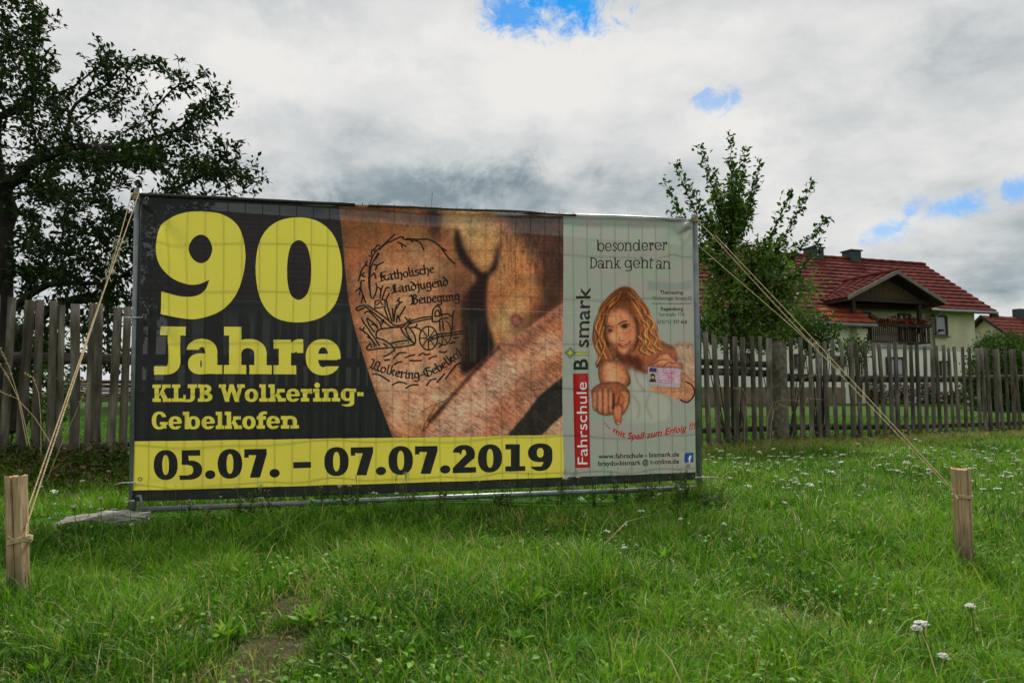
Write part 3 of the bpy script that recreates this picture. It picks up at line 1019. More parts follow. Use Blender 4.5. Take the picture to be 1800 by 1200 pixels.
    plain("Isarstraße 17A", (1159, 555.5), (45, 0), (0, -6.4), dark, .0)
    plain("0151*11 977 468", (1156, 569), (52, 0), (0, -6.4), dark, .005)

    # the blonde woman of the advertisement: painted patches, strands and soft modelling
    zw = lambda pts: [(1000 + a / 5.0, 480 + b / 5.0) for a, b in pts]
    zh = lambda pts: [(980 + a / 4.615, 600 + b / 4.615) for a, b in pts]
    hair, sk, sk2 = (96, 50, 22), (166, 92, 56), (188, 120, 82)
    fill(zw([(400, 155), (480, 122), (560, 145), (625, 215), (690, 300), (725, 390), (772, 470), (782, 560), (800, 620), (840, 665), (800, 730), (700, 760), (560, 780), (430, 740), (380, 800), (300, 800), (240, 830), (262, 740), (246, 660), (206, 600), (214, 500), (246, 400), (268, 300), (330, 220)]), hair, 1.2, rim=(5, .25))
    fill(zw([(640, 560), (900, 640), (950, 700), (930, 800), (760, 860), (640, 880), (520, 840), (430, 720)]), (134, 72, 44), 2, rim=(6, .35))
    fill(zw([(930, 625), (1010, 605), (1085, 625), (1100, 720), (1110, 900), (1105, 1010), (1060, 1095), (990, 1080), (960, 1000), (1000, 830), (960, 760)]), (160, 122, 98), 1.5, .85, rim=(6, .2))   # raised forearm
    fill(zh([(1000, 250), (1110, 330), (1115, 420), (1060, 490), (960, 462), (870, 425), (770, 408), (755, 390), (770, 372), (990, 370)]), (164, 108, 78), 1.2, .95, rim=(5, .3))
    fill(zw([(580, 840), (640, 870), (700, 920), (720, 1000), (760, 1040), (880, 1090), (900, 1160), (860, 1300), (620, 1320), (520, 1200), (530, 960)]), (142, 138, 129), 1.5, rim=(8, .16))
    fill(zh([(570, 330), (640, 420), (740, 410), (860, 440), (900, 520), (880, 640), (620, 660), (560, 600), (590, 480)]), (136, 137, 126), 5)
    for pts in ([(610, 440), (660, 520), (650, 620)], [(740, 430), (720, 520), (760, 620)], [(620, 240), (650, 330), (700, 400)]):
        line(zh(pts), 4, (112, 108, 98), .6, True, 4)
    fill(zh([(590, 165), (630, 200), (610, 320), (575, 380), (585, 260)]), (140, 134, 124), 1)
    fill(zw([(430, 700), (560, 720), (640, 760), (640, 860), (560, 840), (520, 800), (440, 780)]), (70, 30, 18), 4)
    fill(zw([(330, 330), (420, 292), (520, 312), (582, 400), (604, 510), (592, 610), (540, 685), (474, 716), (408, 664), (354, 590), (322, 480)]), (178, 104, 68), 1.0, rim=(9, .50))
    fill(zw([(352, 390), (440, 340), (500, 380), (490, 440), (420, 460), (370, 440)]), sk2, 5, .65)
    fill(zw([(352, 545), (400, 520), (430, 560), (410, 610), (370, 590)]), (200, 122, 88), 4, .75)
    fill(zw([(505, 520), (560, 500), (580, 550), (540, 600), (505, 580)]), (190, 108, 74), 4, .6)
    fill(zw([(438, 470), (458, 470), (470, 560), (478, 590), (446, 590)]), (206, 140, 104), 3, .65)
    fill(zw([(440, 665), (480, 660), (520, 655), (500, 700), (466, 705)]), (192, 120, 86), 3, .6)
    for pts, col, w_ in (([(322, 478), (350, 462), (392, 474)], (40, 18, 12), 1.8), ([(432, 452), (464, 430), (512, 418)], (40, 18, 12), 2.0),
                         ([(438, 624), (470, 640), (510, 626), (542, 600)], (112, 26, 24), 2.6), ([(444, 560), (450, 594), (486, 592)], (96, 42, 26), 1.3),
                         ([(446, 640), (480, 660), (520, 640)], (130, 52, 40), 1.6)):
        line(zw(pts), w_, col, .9, True, 1.2)
    line(zw([(448, 622), (480, 634), (526, 612)]), 1.0, (176, 140, 124), .6, True, 1)
    fill(zw([(322, 500), (352, 484), (396, 494), (366, 520)]), (70, 32, 20), 2, .8)
    fill(zw([(448, 466), (490, 440), (536, 448), (502, 490)]), (70, 32, 20), 2, .8)
    for pts in ([(336, 508), (354, 497), (384, 503), (360, 514)], [(462, 472), (492, 450), (524, 457), (500, 480)]):
        fill(zw(pts), (26, 15, 12), .4)
    for pts in ([(346, 508), (340, 507)], [(468, 470), (474, 474)], [(512, 460), (517, 462)]):
        line(zw(pts), 1.2, (160, 142, 130), .7)
    # strands
    qh = random.Random(31)
    lo = [(440, 140), (362, 205), (290, 300), (246, 420), (222, 560), (252, 730)]
    li = [(486, 215), (420, 250), (346, 310), (318, 430), (322, 580), (380, 760)]
    ro = [(548, 140), (625, 215), (690, 320), (744, 440), (778, 560), (826, 690)]
    ri = [(504, 215), (556, 280), (592, 370), (606, 480), (608, 610), (640, 740)]
    for k in range(120):
        A, B_ = (lo, li) if k % 2 else (ro, ri)
        t_ = qh.random()
        ph, am = qh.uniform(0, 6.3), qh.uniform(5, 24)
        pts = []
        n0, n1 = qh.choice(((0, 6), (0, 4), (1, 6), (2, 6), (3, 6)))
        for j in range(n0, n1):
            pts.append((A[j][0] * t_ + B_[j][0] * (1 - t_) + am * math.sin(ph + j * 1.5) * (j > 0), A[j][1] * t_ + B_[j][1] * (1 - t_)))
        col = qh.choice(((40, 18, 10), (76, 32, 14), (134, 66, 26), (160, 90, 38), (186, 122, 60), (196, 146, 86), (148, 72, 28)))
        if n0 == 0 and n1 == 4 and col[0] > 120:
            col = (92, 46, 20)
        line(zw(pts), qh.uniform(.6, 1.9), col, qh.uniform(.45, .85), True, 1.1)
    line(zw([(340, 300), (310, 420), (316, 540), (350, 640)]), 4, (40, 18, 10), .75, True, 3)
    line(zw([(584, 390), (612, 500), (600, 610), (560, 690)]), 3.5, (46, 20, 12), .75, True, 3)
    line(zw([(470, 170), (420, 250), (345, 330)]), 3, (44, 20, 10), .6, True, 2.5)
    fill(zw([(420, 165), (480, 132), (550, 150), (590, 215), (560, 270), (500, 240), (440, 265), (390, 270)]), (62, 30, 16), 5, .62)
    for pts in ([(640, 420), (690, 470), (650, 540), (700, 600), (680, 660), (740, 700)], [(690, 380), (740, 450), (710, 520), (764, 580), (740, 640), (800, 680)], [(600, 560), (650, 620), (620, 680), (690, 720)],
                [(262, 400), (228, 480), (262, 560), (232, 640), (268, 720), (240, 800)], [(300, 480), (276, 570), (308, 640), (280, 720)]):
        line(zw(pts), 4.2, (58, 26, 13), .55, True, 2.5)
        line(zw([(a_ + 9, b_ - 6) for a_, b_ in pts]), 2.2, (198, 140, 78), .75, True, 2.0)
    line(zw([(452, 170), (420, 240), (360, 300), (330, 360)]), 2.2, (150, 92, 44), .6, True, 2)
    line(zw([(520, 175), (590, 240), (630, 320)]), 2.4, (168, 108, 54), .6, True, 2)
    # pointing arm and fist
    fill(zh([(330, 250), (345, 180), (420, 148), (500, 155), (545, 190), (580, 260), (585, 350), (480, 400), (380, 380), (345, 330)]), (172, 104, 68), 1, rim=(9, .48))
    fill(zh([(380, 190), (430, 170), (470, 210), (490, 320), (410, 330)]), (200, 138, 102), 5, .6)
    fill(zh([(275, 400), (320, 352), (385, 332), (500, 330), (575, 395), (584, 480), (555, 560), (512, 600), (438, 596), (385, 600), (318, 572), (285, 480)]), (150, 80, 50), .8, rim=(7, .45))
    for cx, y0, y1, w_ in ((303, 392, 566, 22), (343, 372, 586, 25), (388, 362, 600, 26), (430, 366, 592, 22)):
        fill(zh([(cx - w_ * .8, y0 + 20), (cx, y0), (cx + w_ * .8, y0 + 20), (cx + w_, (y0 + y1) / 2), (cx + w_ * .8, y1 - 20), (cx, y1), (cx - w_ * .8, y1 - 20), (cx - w_, (y0 + y1) / 2)]), (188, 116, 82), .8, .9, rim=(4, .5))
    fill(zh([(500, 392), (548, 388), (580, 430), (578, 500), (545, 560), (515, 580), (520, 520), (540, 460), (510, 430)]), (178, 108, 74), 1, .95, rim=(4, .45))
    fill(zh([(448, 520), (490, 500), (530, 530), (520, 600), (512, 655), (490, 677), (464, 660), (446, 590)]), (178, 102, 70), .8, 1, rim=(5, .5))
    line(zh([(455, 430), (452, 490), (446, 540)]), 4.5, (56, 20, 13), .9, True, 3)
    line(zh([(500, 440), (490, 490)]), 2.5, (70, 28, 18), .8, True, 2)
    fill(zh([(474, 655), (492, 650), (502, 662), (490, 673)]), (188, 124, 98), .6, .8)
    # hand with the licence card
    fill(zh([(722, 190), (770, 178), (825, 118), (880, 88), (935, 130), (962, 165), (1012, 180), (1012, 225), (940, 215), (735, 205)]), (172, 106, 76), .8, rim=(5, .42))
    fill(zh([(790, 160), (840, 110), (890, 110), (900, 160), (820, 185)]), sk2, 2, .7)
    for pts in ([(770, 190), (830, 150), (900, 150)], [(860, 195), (900, 170), (950, 180)]):
        line(zh(pts), 1.6, (84, 34, 22), .85, True, 1)
    card = [(730, 206), (996, 222), (986, 376), (734, 342)]
    fill(zh(card), (150, 126, 138), smooth=False)
    fill(zh([(742, 212), (800, 216), (800, 250), (740, 246)]), (44, 40, 82), smooth=False)
    fill(zh([(738, 254), (800, 258), (798, 334), (738, 330)]), (120, 122, 110), smooth=False)
    fill(zh([(752, 270), (770, 260), (786, 275), (784, 300), (796, 326), (744, 324), (756, 300)]), (34, 26, 22), .3)
    fill(zh([(758, 284), (772, 280), (778, 296), (766, 306)]), (160, 120, 96), .4)
    fill(zh([(880, 240), (950, 250), (940, 330), (870, 320)]), (164, 112, 132), 2, .8)
    for k in range(5):
        line(zh([(812, 250 + k * 20), (930 - 20 * (k % 2), 258 + k * 20)]), 1.0, (96, 80, 100), .7)
    fill(zh([(755, 386), (772, 370), (860, 380), (980, 392), (960, 460), (870, 425), (770, 408)]), sk2, 1, .7)
    sl = win(1040, 500, 1222, 745)
    x, y = X[sl], Y[sl]
    wm = ((x > 1038) & (x < 1222) & (y > 500) & (y < 746)).astype(np.float32)
    nn = (vnoise(x, y, 1.6, 41) - .5) * .22 + (vnoise(x, y, 5, 42) - .5) * .16 + (vnoise(x, y, 14, 43) - .5) * .14
    wm = blur(wm * (img[sl][..., 0] > img[sl][..., 1] * 1.12), 3)
    img[sl] *= (1 + nn * wm)[..., None]
    line(zh([(1040, 326), (1085, 350), (1110, 390), (1106, 440), (1060, 490), (1020, 488), (995, 472)]), 2.6, (28, 20, 18))
    # column of words
    fill([(1007.5, 656.4), (1034, 656), (1037.5, 820.3), (1011, 821)], red, smooth=False)
    plain("Fahrschule", (1033, 815), (-1.8, -144.5), (-17.5, 0.2), (196, 186, 180), .0)
    plain("B", (1033, 650), (-.2, -20.5), (-24.5, .2), dark, .022)
    plain("smark", (1034.5, 611), (3.0, -107), (-25.5, .2), dark, .012)
    for a in (619.5, 623.5):
        line([(1012, a), (1034, a)], 2.0, (98, 104, 30), smooth=False)
    line([(1012, 621.5), (1034, 621.5)], 1.8, (150, 152, 80), smooth=False)
    dia = lambda r: [(1002.5, 620 - r), (1002.5 + r * .98, 620), (1002.5, 620 + r), (1002.5 - r * .98, 620)]
    fill(dia(10.5), (40, 46, 24), smooth=False)
    fill(dia(8.8), wht, smooth=False)
    fill(dia(7.2), (40, 46, 24), smooth=False)
    fill(dia(5.4), (130, 138, 30), smooth=False)
    # slogan on a curve, web and mail lines
    sx = np.array([0, .16, .38, .58, .78, 1.0])
    sy = np.array([742, 765.0, 770.5, 767, 760.5, 752.5]) - 742
    cf = np.polyfit(sx, sy, 4)
    plain("... mit Spaß zum Erfolg !!!", (1061, 742), (161, 0), (0, -11.5), (140, 24, 24), .022, 1.0, lambda q: np.polyval(cf, q), .22)
    plain("www.fahrschule - bismark.de", (1051.5, 804.8), (142, -3.2), (0, -8.2), dark, .02)
    plain("braydo-bismark @ t-online.de", (1051.5, 817.2), (142.5, -3.4), (0, -8.2), dark, .02)
    fill([(1203, 795.5), (1219, 795), (1219.3, 812), (1203, 812.5)], (34, 56, 112), 0, 1, False)
    plain("f", (1209.8, 812), (6, 0), (0, -11.5), (186, 192, 204), .03)

    lin = np.where(img <= 10.3, img / 255 / 12.92, ((np.clip(img, 0, 255) / 255 + .055) / 1.055) ** 2.4) * PRINT_GAIN
    lin = np.clip(lin, 0, .86)
    enc = np.where(lin <= .0031308, lin * 12.92, 1.055 * lin ** (1 / 2.4) - .055).astype(np.float32)
    im = bpy.data.images.new("banner_print", CW, CH, alpha=False)
    out = np.ones((CH, CW, 4), np.float32)
    out[..., :3] = enc[::-1]
    im.pixels.foreach_set(out.ravel())
    im.pack()
    return im


PRINT = draw_print()

# ------------------------------------------------------------------ ground
FP = Vector((2.41, 8.53))                     # a point on the picket fence line
FD = Vector((0.896, 0.444)).normalized()      # its direction
FN = Vector((FD.y, -FD.x))                    # towards the camera


def bank(x, y):
    """low weedy bank at the foot of the fence, higher on the left"""
    d = (np.asarray(x) - FP.x) * FN.x + (np.asarray(y) - FP.y) * FN.y
    s = (np.asarray(x) - FP.x) * FD.x + (np.asarray(y) - FP.y) * FD.y
    left = 1 / (1 + np.exp((s + 3.6) * 2.2))
    return np.exp(-((d - 0.02) / 0.38) ** 2) * (0.05 + 0.17 * left)


def ground_z(x, y):
    x, y = np.asarray(x, float), np.asarray(y, float)
    r = np.clip((y - 13) / 22, 0, 1)
    z = 0.24 * r * r * (3 - 2 * r)
    z = z + bank(x, y)
    near = np.clip((13 - y) / 6, 0, 1)
    return z + near * (0.018 * np.sin(x * 2.1 + y * .7) + 0.014 * np.sin(y * 2.9 - x * 1.3) + .008 * np.sin(x * 6.1) * np.sin(y * 5.3))


BARE = []
for px, py, r, dep in ((512, 1075, .09, .9), (480, 1140, .11, .85), (430, 1185, .12, .8), (545, 1040, .06, .5), (1395, 1085, .12, .8), (1340, 1075, .07, .55), (1470, 1112, .08, .6),
                       (1240, 1130, .07, .5), (900, 1170, .06, .4), (1560, 1120, .08, .5), (1180, 1010, .07, .4), (980, 925, .1, .4), (330, 1120, .06, .4)):
    g_ = on_ground(px, py)
    BARE.append((g_.x, g_.y, r, dep))


def bareness(x, y):
    b = np.zeros_like(x)
    for bx, by, r, dep in BARE:
        d = np.sqrt((x - bx) ** 2 + ((y - by) * .75) ** 2) / r
        wob = 0.25 * np.sin(x * 41 + by) + 0.25 * np.sin(y * 37 + bx)
        b = np.maximum(b, dep * .92 * np.clip(1.6 - d + wob, 0, 1))
    return b


def build_ground():
    def axis(a, b, step):
        return np.arange(a, b, step)
    xs = np.concatenate([[-900, -400, -150, -60, -30, -18], axis(-12, 16, .14), [18, 24, 32, 45, 60, 100, 200, 450, 900]])
    ys = np.concatenate([[-300, -60, -12, -4, -1], axis(0.4, 15, .12), [16, 18, 20, 23, 26, 30, 34, 38, 44, 60, 100, 200, 500, 1400]])
    gx, gy = np.meshgrid(xs, ys)
    gz = ground_z(gx, gy)
    V = np.stack([gx, gy, gz], -1).reshape(-1, 3)
    nx, ny = len(xs), len(ys)
    i, j = np.meshgrid(np.arange(nx - 1), np.arange(ny - 1))
    a = (j * nx + i).ravel()
    loops = np.stack([a, a + 1, a + nx + 1, a + nx], 1).ravel()
    m = bpy.data.materials.new("meadow_soil")
    m.use_nodes = True
    t = NT(m.node_tree)
    p = t.n['Principled BSDF']
    geo = t.new('ShaderNodeNewGeometry').outputs['Position']
    n1 = t.noise(geo, 1.1, 6, .6)
    n2 = t.noise(geo, 26.0, 6, .65)
    n3 = t.noise(geo, 120.0, 3, .6)
    green = t.ramp(n2, [(.3, (.024, .070, .006)), (.55, (.050, .135, .010)), (.75, (.090, .19, .02))])
    lawn = t.ramp(n1, [(.3, (.040, .085, .012)), (.7, (.066, .120, .020))])
    soil = t.ramp(t.math('ADD', t.math('MULTIPLY', n2, .6), t.math('MULTIPLY', n3, .4)), [(.3, (.050, .036, .022)), (.55, (.10, .070, .044)), (.75, (.19, .145, .09))])
    sep = t.new('ShaderNodeSeparateXYZ')
    t.l.new(geo, sep.inputs[0])
    # which side of the fence: mown lawn behind it
    d = t.math('ADD', t.math('MULTIPLY', t.math('SUBTRACT', sep.outputs[0], FP.x), FN.x), t.math('MULTIPLY', t.math('SUBTRACT', sep.outputs[1], FP.y), FN.y))
    col = t.mix(t.mapr(d, -.15, -.5), green, lawn)
    strip = t.math('MULTIPLY', t.mapr(t.math('ABSOLUTE', t.math('SUBTRACT', d, .12)), .55, .15), t.mapr(n1, .3, .6))
    col = t.mix(t.math('MULTIPLY', strip, .9), col, soil)
    bare = None
    for bx, by, r, dep in BARE:
        v = t.vmath('MULTIPLY', t.vmath('SUBTRACT', geo, (bx, by, 0)), (1 / r, .75 / r, 0))
        f = t.math('ADD', t.vmath('LENGTH', v), t.math('MULTIPLY', t.math('SUBTRACT', t.noise(geo, 14, 4, .6), .5), 1.4))
        f = t.math('MULTIPLY', t.mapr(f, 1.7, .6), dep)
        bare = f if bare is None else t.math('MAXIMUM', bare, f)
    col = t.mix(bare, col, soil)
    t.l.new(col, p.inputs['Base Color'])
    p.inputs['Roughness'].default_value = .95
    p.inputs['Specular IOR Level'].default_value = .1
    bn = t.new('ShaderNodeBump')
    bn.inputs['Strength'].default_value = .8
    bn.inputs['Distance'].default_value = .03
    t.l.new(t.math('ADD', n2, t.math('MULTIPLY', n3, .5)), bn.inputs['Height'])
    t.l.new(bn.outputs[0], p.inputs['Normal'])
    o = numpy_mesh("ground", V, loops, np.arange(len(a)) * 4, m, smooth=True)
    tag(o, kind='structure')


build_ground()


# ------------------------------------------------------------------ grass, weeds and clover
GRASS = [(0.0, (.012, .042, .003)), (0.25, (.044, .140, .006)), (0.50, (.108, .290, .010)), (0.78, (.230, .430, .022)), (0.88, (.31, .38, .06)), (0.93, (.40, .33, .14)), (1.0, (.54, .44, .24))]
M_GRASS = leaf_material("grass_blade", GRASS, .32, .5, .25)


def smooth_noise(x, y, sc, seed):
    g = np.random.default_rng(seed).random((129, 129))
    xs, ys = x / sc + 500, y / sc + 500
    xi, yi = np.floor(xs).astype(int), np.floor(ys).astype(int)
    fx, fy = xs - xi, ys - yi
    fx, fy = fx * fx * (3 - 2 * fx), fy * fy * (3 - 2 * fy)
    xi, yi = xi % 128, yi % 128
    return (g[yi, xi] * (1 - fx) + g[yi, xi + 1] * fx) * (1 - fy) + (g[yi + 1, xi] * (1 - fx) + g[yi + 1, xi + 1] * fx) * fy


def blades(x, y, h, wd, lean, tint, r):
    """curved three-segment blades: 7 vertices each"""
    n = len(x)
    z = ground_z(x, y) - .01
    an = r.uniform(0, 2 * np.pi, n)
    la = r.uniform(0, 2 * np.pi, n)
    ax, ay = np.cos(an) * wd * .5, np.sin(an) * wd * .5
    lx, ly = np.cos(la) * lean * h, np.sin(la) * lean * h
    V = np.empty((n, 7, 3), np.float32)
    for k, (f, q, b) in enumerate(((0, .75, 0), (.38, 1.0, .16), (.74, .72, .52))):
        cx, cy, cz = x + lx * b, y + ly * b, z + h * f * (1 - .25 * lean * f)
        V[:, k * 2, 0], V[:, k * 2, 1], V[:, k * 2, 2] = cx - ax * q, cy - ay * q, cz
        V[:, k * 2 + 1, 0], V[:, k * 2 + 1, 1], V[:, k * 2 + 1, 2] = cx + ax * q, cy + ay * q, cz
    V[:, 6, 0], V[:, 6, 1], V[:, 6, 2] = x + lx, y + ly, z + h * (1 - .32 * lean)
    b = (np.arange(n) * 7)[:, None]
    loops = (b + np.array([0, 1, 3, 2, 2, 3, 5, 4, 4, 5, 6])).ravel()
    starts = ((np.arange(n) * 11)[:, None] + np.array([0, 4, 8])).ravel()
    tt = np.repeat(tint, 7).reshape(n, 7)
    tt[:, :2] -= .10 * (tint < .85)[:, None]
    return V.reshape(-1, 3), loops, starts, np.clip(tt, 0, 1).ravel()


def leaflets(x, y, z, L, W, yaw, pitch, roll, tint):
    """folded leaf: 5 vertices, 2 quads around a mid rib"""
    n = len(x)
    d = np.stack([np.cos(yaw) * np.cos(pitch), np.sin(yaw) * np.cos(pitch), np.sin(pitch)], 1)
    s = np.stack([-np.sin(yaw), np.cos(yaw), np.zeros(n)], 1)
    u = np.cross(d, s)
    s2 = s * np.cos(roll)[:, None] + u * np.sin(roll)[:, None]
    u2 = np.cross(d, s2)
    p = np.stack([x, y, z], 1)
    V = np.empty((n, 6, 3), np.float32)
    L, W = L[:, None], W[:, None]
    V[:, 0] = p
    V[:, 1] = p + d * L * .45 + s2 * W * .5 + u2 * W * .16
    V[:, 2] = p + d * L - u2 * L * .08
    V[:, 3] = p + d * L * .45 - s2 * W * .5 + u2 * W * .16
    V[:, 4] = p + d * L * .5
    V[:, 5] = p + d * L * .80 + s2 * W * .26 + u2 * W * .05
    b = (np.arange(n) * 6)[:, None]
    loops = (b + np.array([0, 4, 2, 5, 1, 0, 3, 2, 4])).ravel()
    starts = ((np.arange(n) * 9)[:, None] + np.array([0, 5])).ravel()
    return V.reshape(-1, 3), loops, starts, np.repeat(tint, 6)


def join(parts):
    Vs, Ls, Ss, Ts = [], [], [], []
    vo = lo = 0
    for V, l_, s_, t_ in parts:
        Vs.append(V)
        Ls.append(l_ + vo)
        Ss.append(s_ + lo)
        Ts.append(t_)
        vo += len(V)
        lo += len(l_)
    return np.concatenate(Vs), np.concatenate(Ls), np.concatenate(Ss), np.concatenate(Ts)


def fence_d(x, y):
    return (x - FP.x) * FN.x + (y - FP.y) * FN.y


def build_grass():
    r = np.random.default_rng(5)
    parts = []
    # sample distance with density falling off away from the camera
    n = 900000
    ymin, ymax = 1.15, 11.0
    q = r.random(n)
    y = (ymin ** .62 + q * (ymax ** .62 - ymin ** .62)) ** (1 / .62)
    x = (r.random(n) * 2 - 1) * (.80 * y + .7)
    keep = fence_d(x, y) > .02
    clump = smooth_noise(x, y, .16, 1) * .6 + smooth_noise(x, y, .05, 2) * .4
    keep &= r.random(n) < .35 + 1.0 * clump
    bare = bareness(x, y)
    keep &= r.random(n) > bare * 1.02
    x, y, clump, bare = x[keep], y[keep], clump[keep], bare[keep]
    n = len(x)
    big = smooth_noise(x, y, .55, 3)
    tall = smooth_noise(x, y, .28, 4)
    stk = np.exp(-(((x + 1.70) ** 2 + (y - 2.40) ** 2) / .03)) + np.exp(-(((x - 1.92) ** 2 + (y - 2.88) ** 2) / .05))
    h = (.034 + .060 * clump + .040 * np.clip(tall - .45, 0, 1) * 2 + .05 * stk) * r.uniform(.4, 1.45, n)
    h *= 1 - .55 * bare
    # trodden short under the fence panel
    sx_ = (x + 2.28) / 3.62
    dpan = y - (4.126 + .814 * sx_)
    low = np.exp(-((dpan + .06) / .27) ** 4) * ((x > -2.75) & (x < .75))
    h *= 1 - .84 * low
    tip = r.random(n) < .05
    h = np.where(tip, h * r.uniform(1.3, 2.0, n), h)
    h *= .95 + .02 * y
    wd = (.0019 + .00050 * y) * r.choice([.6, .9, 1.2, 1.9], n, p=[.25, .4, .25, .1]) * r.uniform(.8, 1.2, n)
    tint = .22 + .40 * big + .34 * (clump - .5) + r.normal(0, .20, n)
    tint = np.clip(tint, .02, .84)
    dry = r.random(n) < (.095 + .05 * (smooth_noise(x, y, .9, 8) > .6) + .35 * (bare > .25))
    tint = np.where(dry, r.uniform(.87, 1.0, n), tint)
    fd = fence_d(x, y)
    sfl = (x - FP.x) * FD.x + (y - FP.y) * FD.y
    strip = (fd < .95) & (r.random(n) < np.clip((1.05 - fd) * 1.25, 0, .88) * np.where(sfl > -2, 1, .55))
    h = np.where(strip, h * .65, h)
    tint = np.where(strip, r.uniform(.84, .99, n), tint)
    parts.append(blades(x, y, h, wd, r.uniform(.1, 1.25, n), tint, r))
    # thinner cover to both sides, out of the frame
    k2 = 90000
    q2 = r.random(k2)
    y2 = (ymin ** .8 + q2 * (11 ** .8 - ymin ** .8)) ** 1.25
    x2 = np.sign(r.random(k2) - .5) * (.80 * y2 + .7 + 2.6 * r.random(k2))
    ok = fence_d(x2, y2) > .05
    x2, y2 = x2[ok], y2[ok]
    k2 = len(x2)
    parts.append(blades(x2, y2, r.uniform(.05, .15, k2), (.004 + .0006 * y2) * r.uniform(.7, 1.5, k2), r.uniform(.1, 1.1, k2), np.clip(.45 + r.normal(0, .2, k2), .02, .84), r))
    # clover and small broad leaves
    n = 36000
    q = r.random(n)
    y = (ymin ** .5 + q * (10.5 ** .5 - ymin ** .5)) ** 2
    x = (r.random(n) * 2 - 1) * (.80 * y + .7)
    cl = smooth_noise(x, y, .34, 9)
    keep = (fence_d(x, y) > .1) & (r.random(n) < np.clip((cl - .45) * 3.0, .06, 1)) & (bareness(x, y) < .4 + .4 * r.random(n))
    x, y, cl = x[keep], y[keep], cl[keep]
    n = len(x)
    L = r.uniform(.007, .022, n) * (1 + .05 * y)
    z = ground_z(x, y) + r.uniform(.008, .07, n) * (.4 + cl)
    tint = np.clip(.22 + .32 * cl + r.normal(0, .14, n), .05, .80)
    parts.append(leaflets(x, y, z, L, L * r.uniform(.55, .9, n), r.uniform(0, 6.283, n), r.uniform(-.3, .6, n), r.uniform(-.5, .5, n), tint))
    # rosettes of longer leaves
    k = 640
    cy = r.uniform(1.4, 7.5, k)
    cx = (r.random(k) * 2 - 1) * (.80 * cy + .5)
    ok = (fence_d(cx, cy) > .3)
    cx, cy = cx[ok], cy[ok]
    m = 11
    k = len(cx)
    x = np.repeat(cx, m) + r.normal(0, .008, k * m)
    y = np.repeat(cy, m) + r.normal(0, .008, k * m)
    L = np.repeat(r.uniform(.03, .075, k), m) * r.uniform(.6, 1.2, k * m)
    tint = np.clip(np.repeat(r.uniform(.25, .78, k), m) + r.normal(0, .07, k * m), .1, .86)
    parts.append(leaflets(x, y, ground_z(x, y) + .015, L, L * r.uniform(.2, .36, k * m), r.uniform(0, 6.283, k * m), r.uniform(.15, 1.1, k * m), r.uniform(-.4, .4, k * m), tint))
    V, l_, s_, t_ = join(parts)
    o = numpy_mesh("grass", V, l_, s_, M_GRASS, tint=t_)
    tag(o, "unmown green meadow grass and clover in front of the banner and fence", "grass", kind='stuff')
    # lawn behind the fence
    n = 130000
    q = r.random(n)
    y = (4.6 ** .5 + q * (20 ** .5 - 4.6 ** .5)) ** 2
    x = (r.random(n) * 2 - 1) * (.82 * y + .6)
    keep = fence_d(x, y) < -.1
    x, y = x[keep], y[keep]
    n = len(x)
    h = r.uniform(.025, .06, n) * (1 + .02 * y)
    tint = np.clip(.36 + .3 * (smooth_noise(x, y, .8, 12) - .5) + r.normal(0, .12, n), .08, .86)
    V, l_, s_, t_ = blades(x, y, h, (.004 + .0006 * y) * r.uniform(.8, 1.4, n), r.uniform(.2, .7, n), tint, r)
    o = numpy_mesh("lawn_grass", V, l_, s_, M_GRASS, tint=t_)
    tag(o, "short bright green lawn grass in the garden behind the picket fence", "lawn", kind='stuff')


build_grass()


# weeds and dead leaves on the bank along the fence
M_WEED = leaf_material("bank_weed_leaf", [(0, (.016, .034, .008)), (.4, (.038, .085, .014)), (.62, (.075, .115, .022)), (.72, (.10, .062, .030)), (.88, (.15, .085, .045)), (1, (.24, .16, .09))], .22, .6, .2)


def build_bank():
    r = np.random.default_rng(15)
    n = 52000
    s = r.uniform(-9.5, 8.5, n)
    keep = r.random(n) < np.where(s < -3.2, 1.0, .18)
    s = s[keep]
    n = len(s)
    d = np.where(s < -3.2, r.normal(.20, .28, n), r.normal(.05, .13, n))
    x, y = FP.x + FD.x * s + FN.x * d, FP.y + FD.y * s + FN.y * d
    cl = smooth_noise(x, y, .22, 31)
    up = np.clip(1 - np.abs(d - .1) / .5, 0, 1)
    z = ground_z(x, y) + r.random(n) ** 1.5 * (.03 + .20 * up * cl)
    L = r.uniform(.02, .05, n)
    tint = np.where(r.random(n) < np.where(cl > .48, .16, .62), r.uniform(.66, 1.0, n), np.clip(.25 + .4 * cl + r.normal(0, .1, n), 0, .62))
    tint = np.where((s > -3.2) & (r.random(n) < .6), r.uniform(.75, 1, n), tint)
    P = leaflets(x, y, z, L, L * r.uniform(.5, .9, n), r.uniform(0, 6.283, n), r.uniform(-.6, .7, n), r.uniform(-.7, .7, n), tint)
    V, l_, s_, t_ = P
    o = numpy_mesh("ground_cover", V, l_, s_, M_WEED, tint=t_)
    tag(o, "low weeds and brown dead leaves on the bank at the fence foot", "ground cover", kind='stuff')
    # dry cuttings
    n = 26000
    s = r.uniform(-2.2, 9.2, n)
    d = np.abs(r.normal(.16, .30, n))
    x, y = FP.x + FD.x * s + FN.x * d, FP.y + FD.y * s + FN.y * d
    h = r.uniform(.04, .15, n)
    V, l_, s_, t_ = blades(x, y, h, r.uniform(.004, .008, n), r.uniform(.6, 1.0, n), np.where(r.random(n) < .35, r.uniform(.4, .8, n), r.uniform(.86, 1.0, n)), r)
    o = numpy_mesh("dry_cuttings", V, l_, s_, M_GRASS, tint=t_)
    tag(o, "strip of dry brown grass cuttings along the foot of the picket fence", "dry grass", kind='stuff')


build_bank()

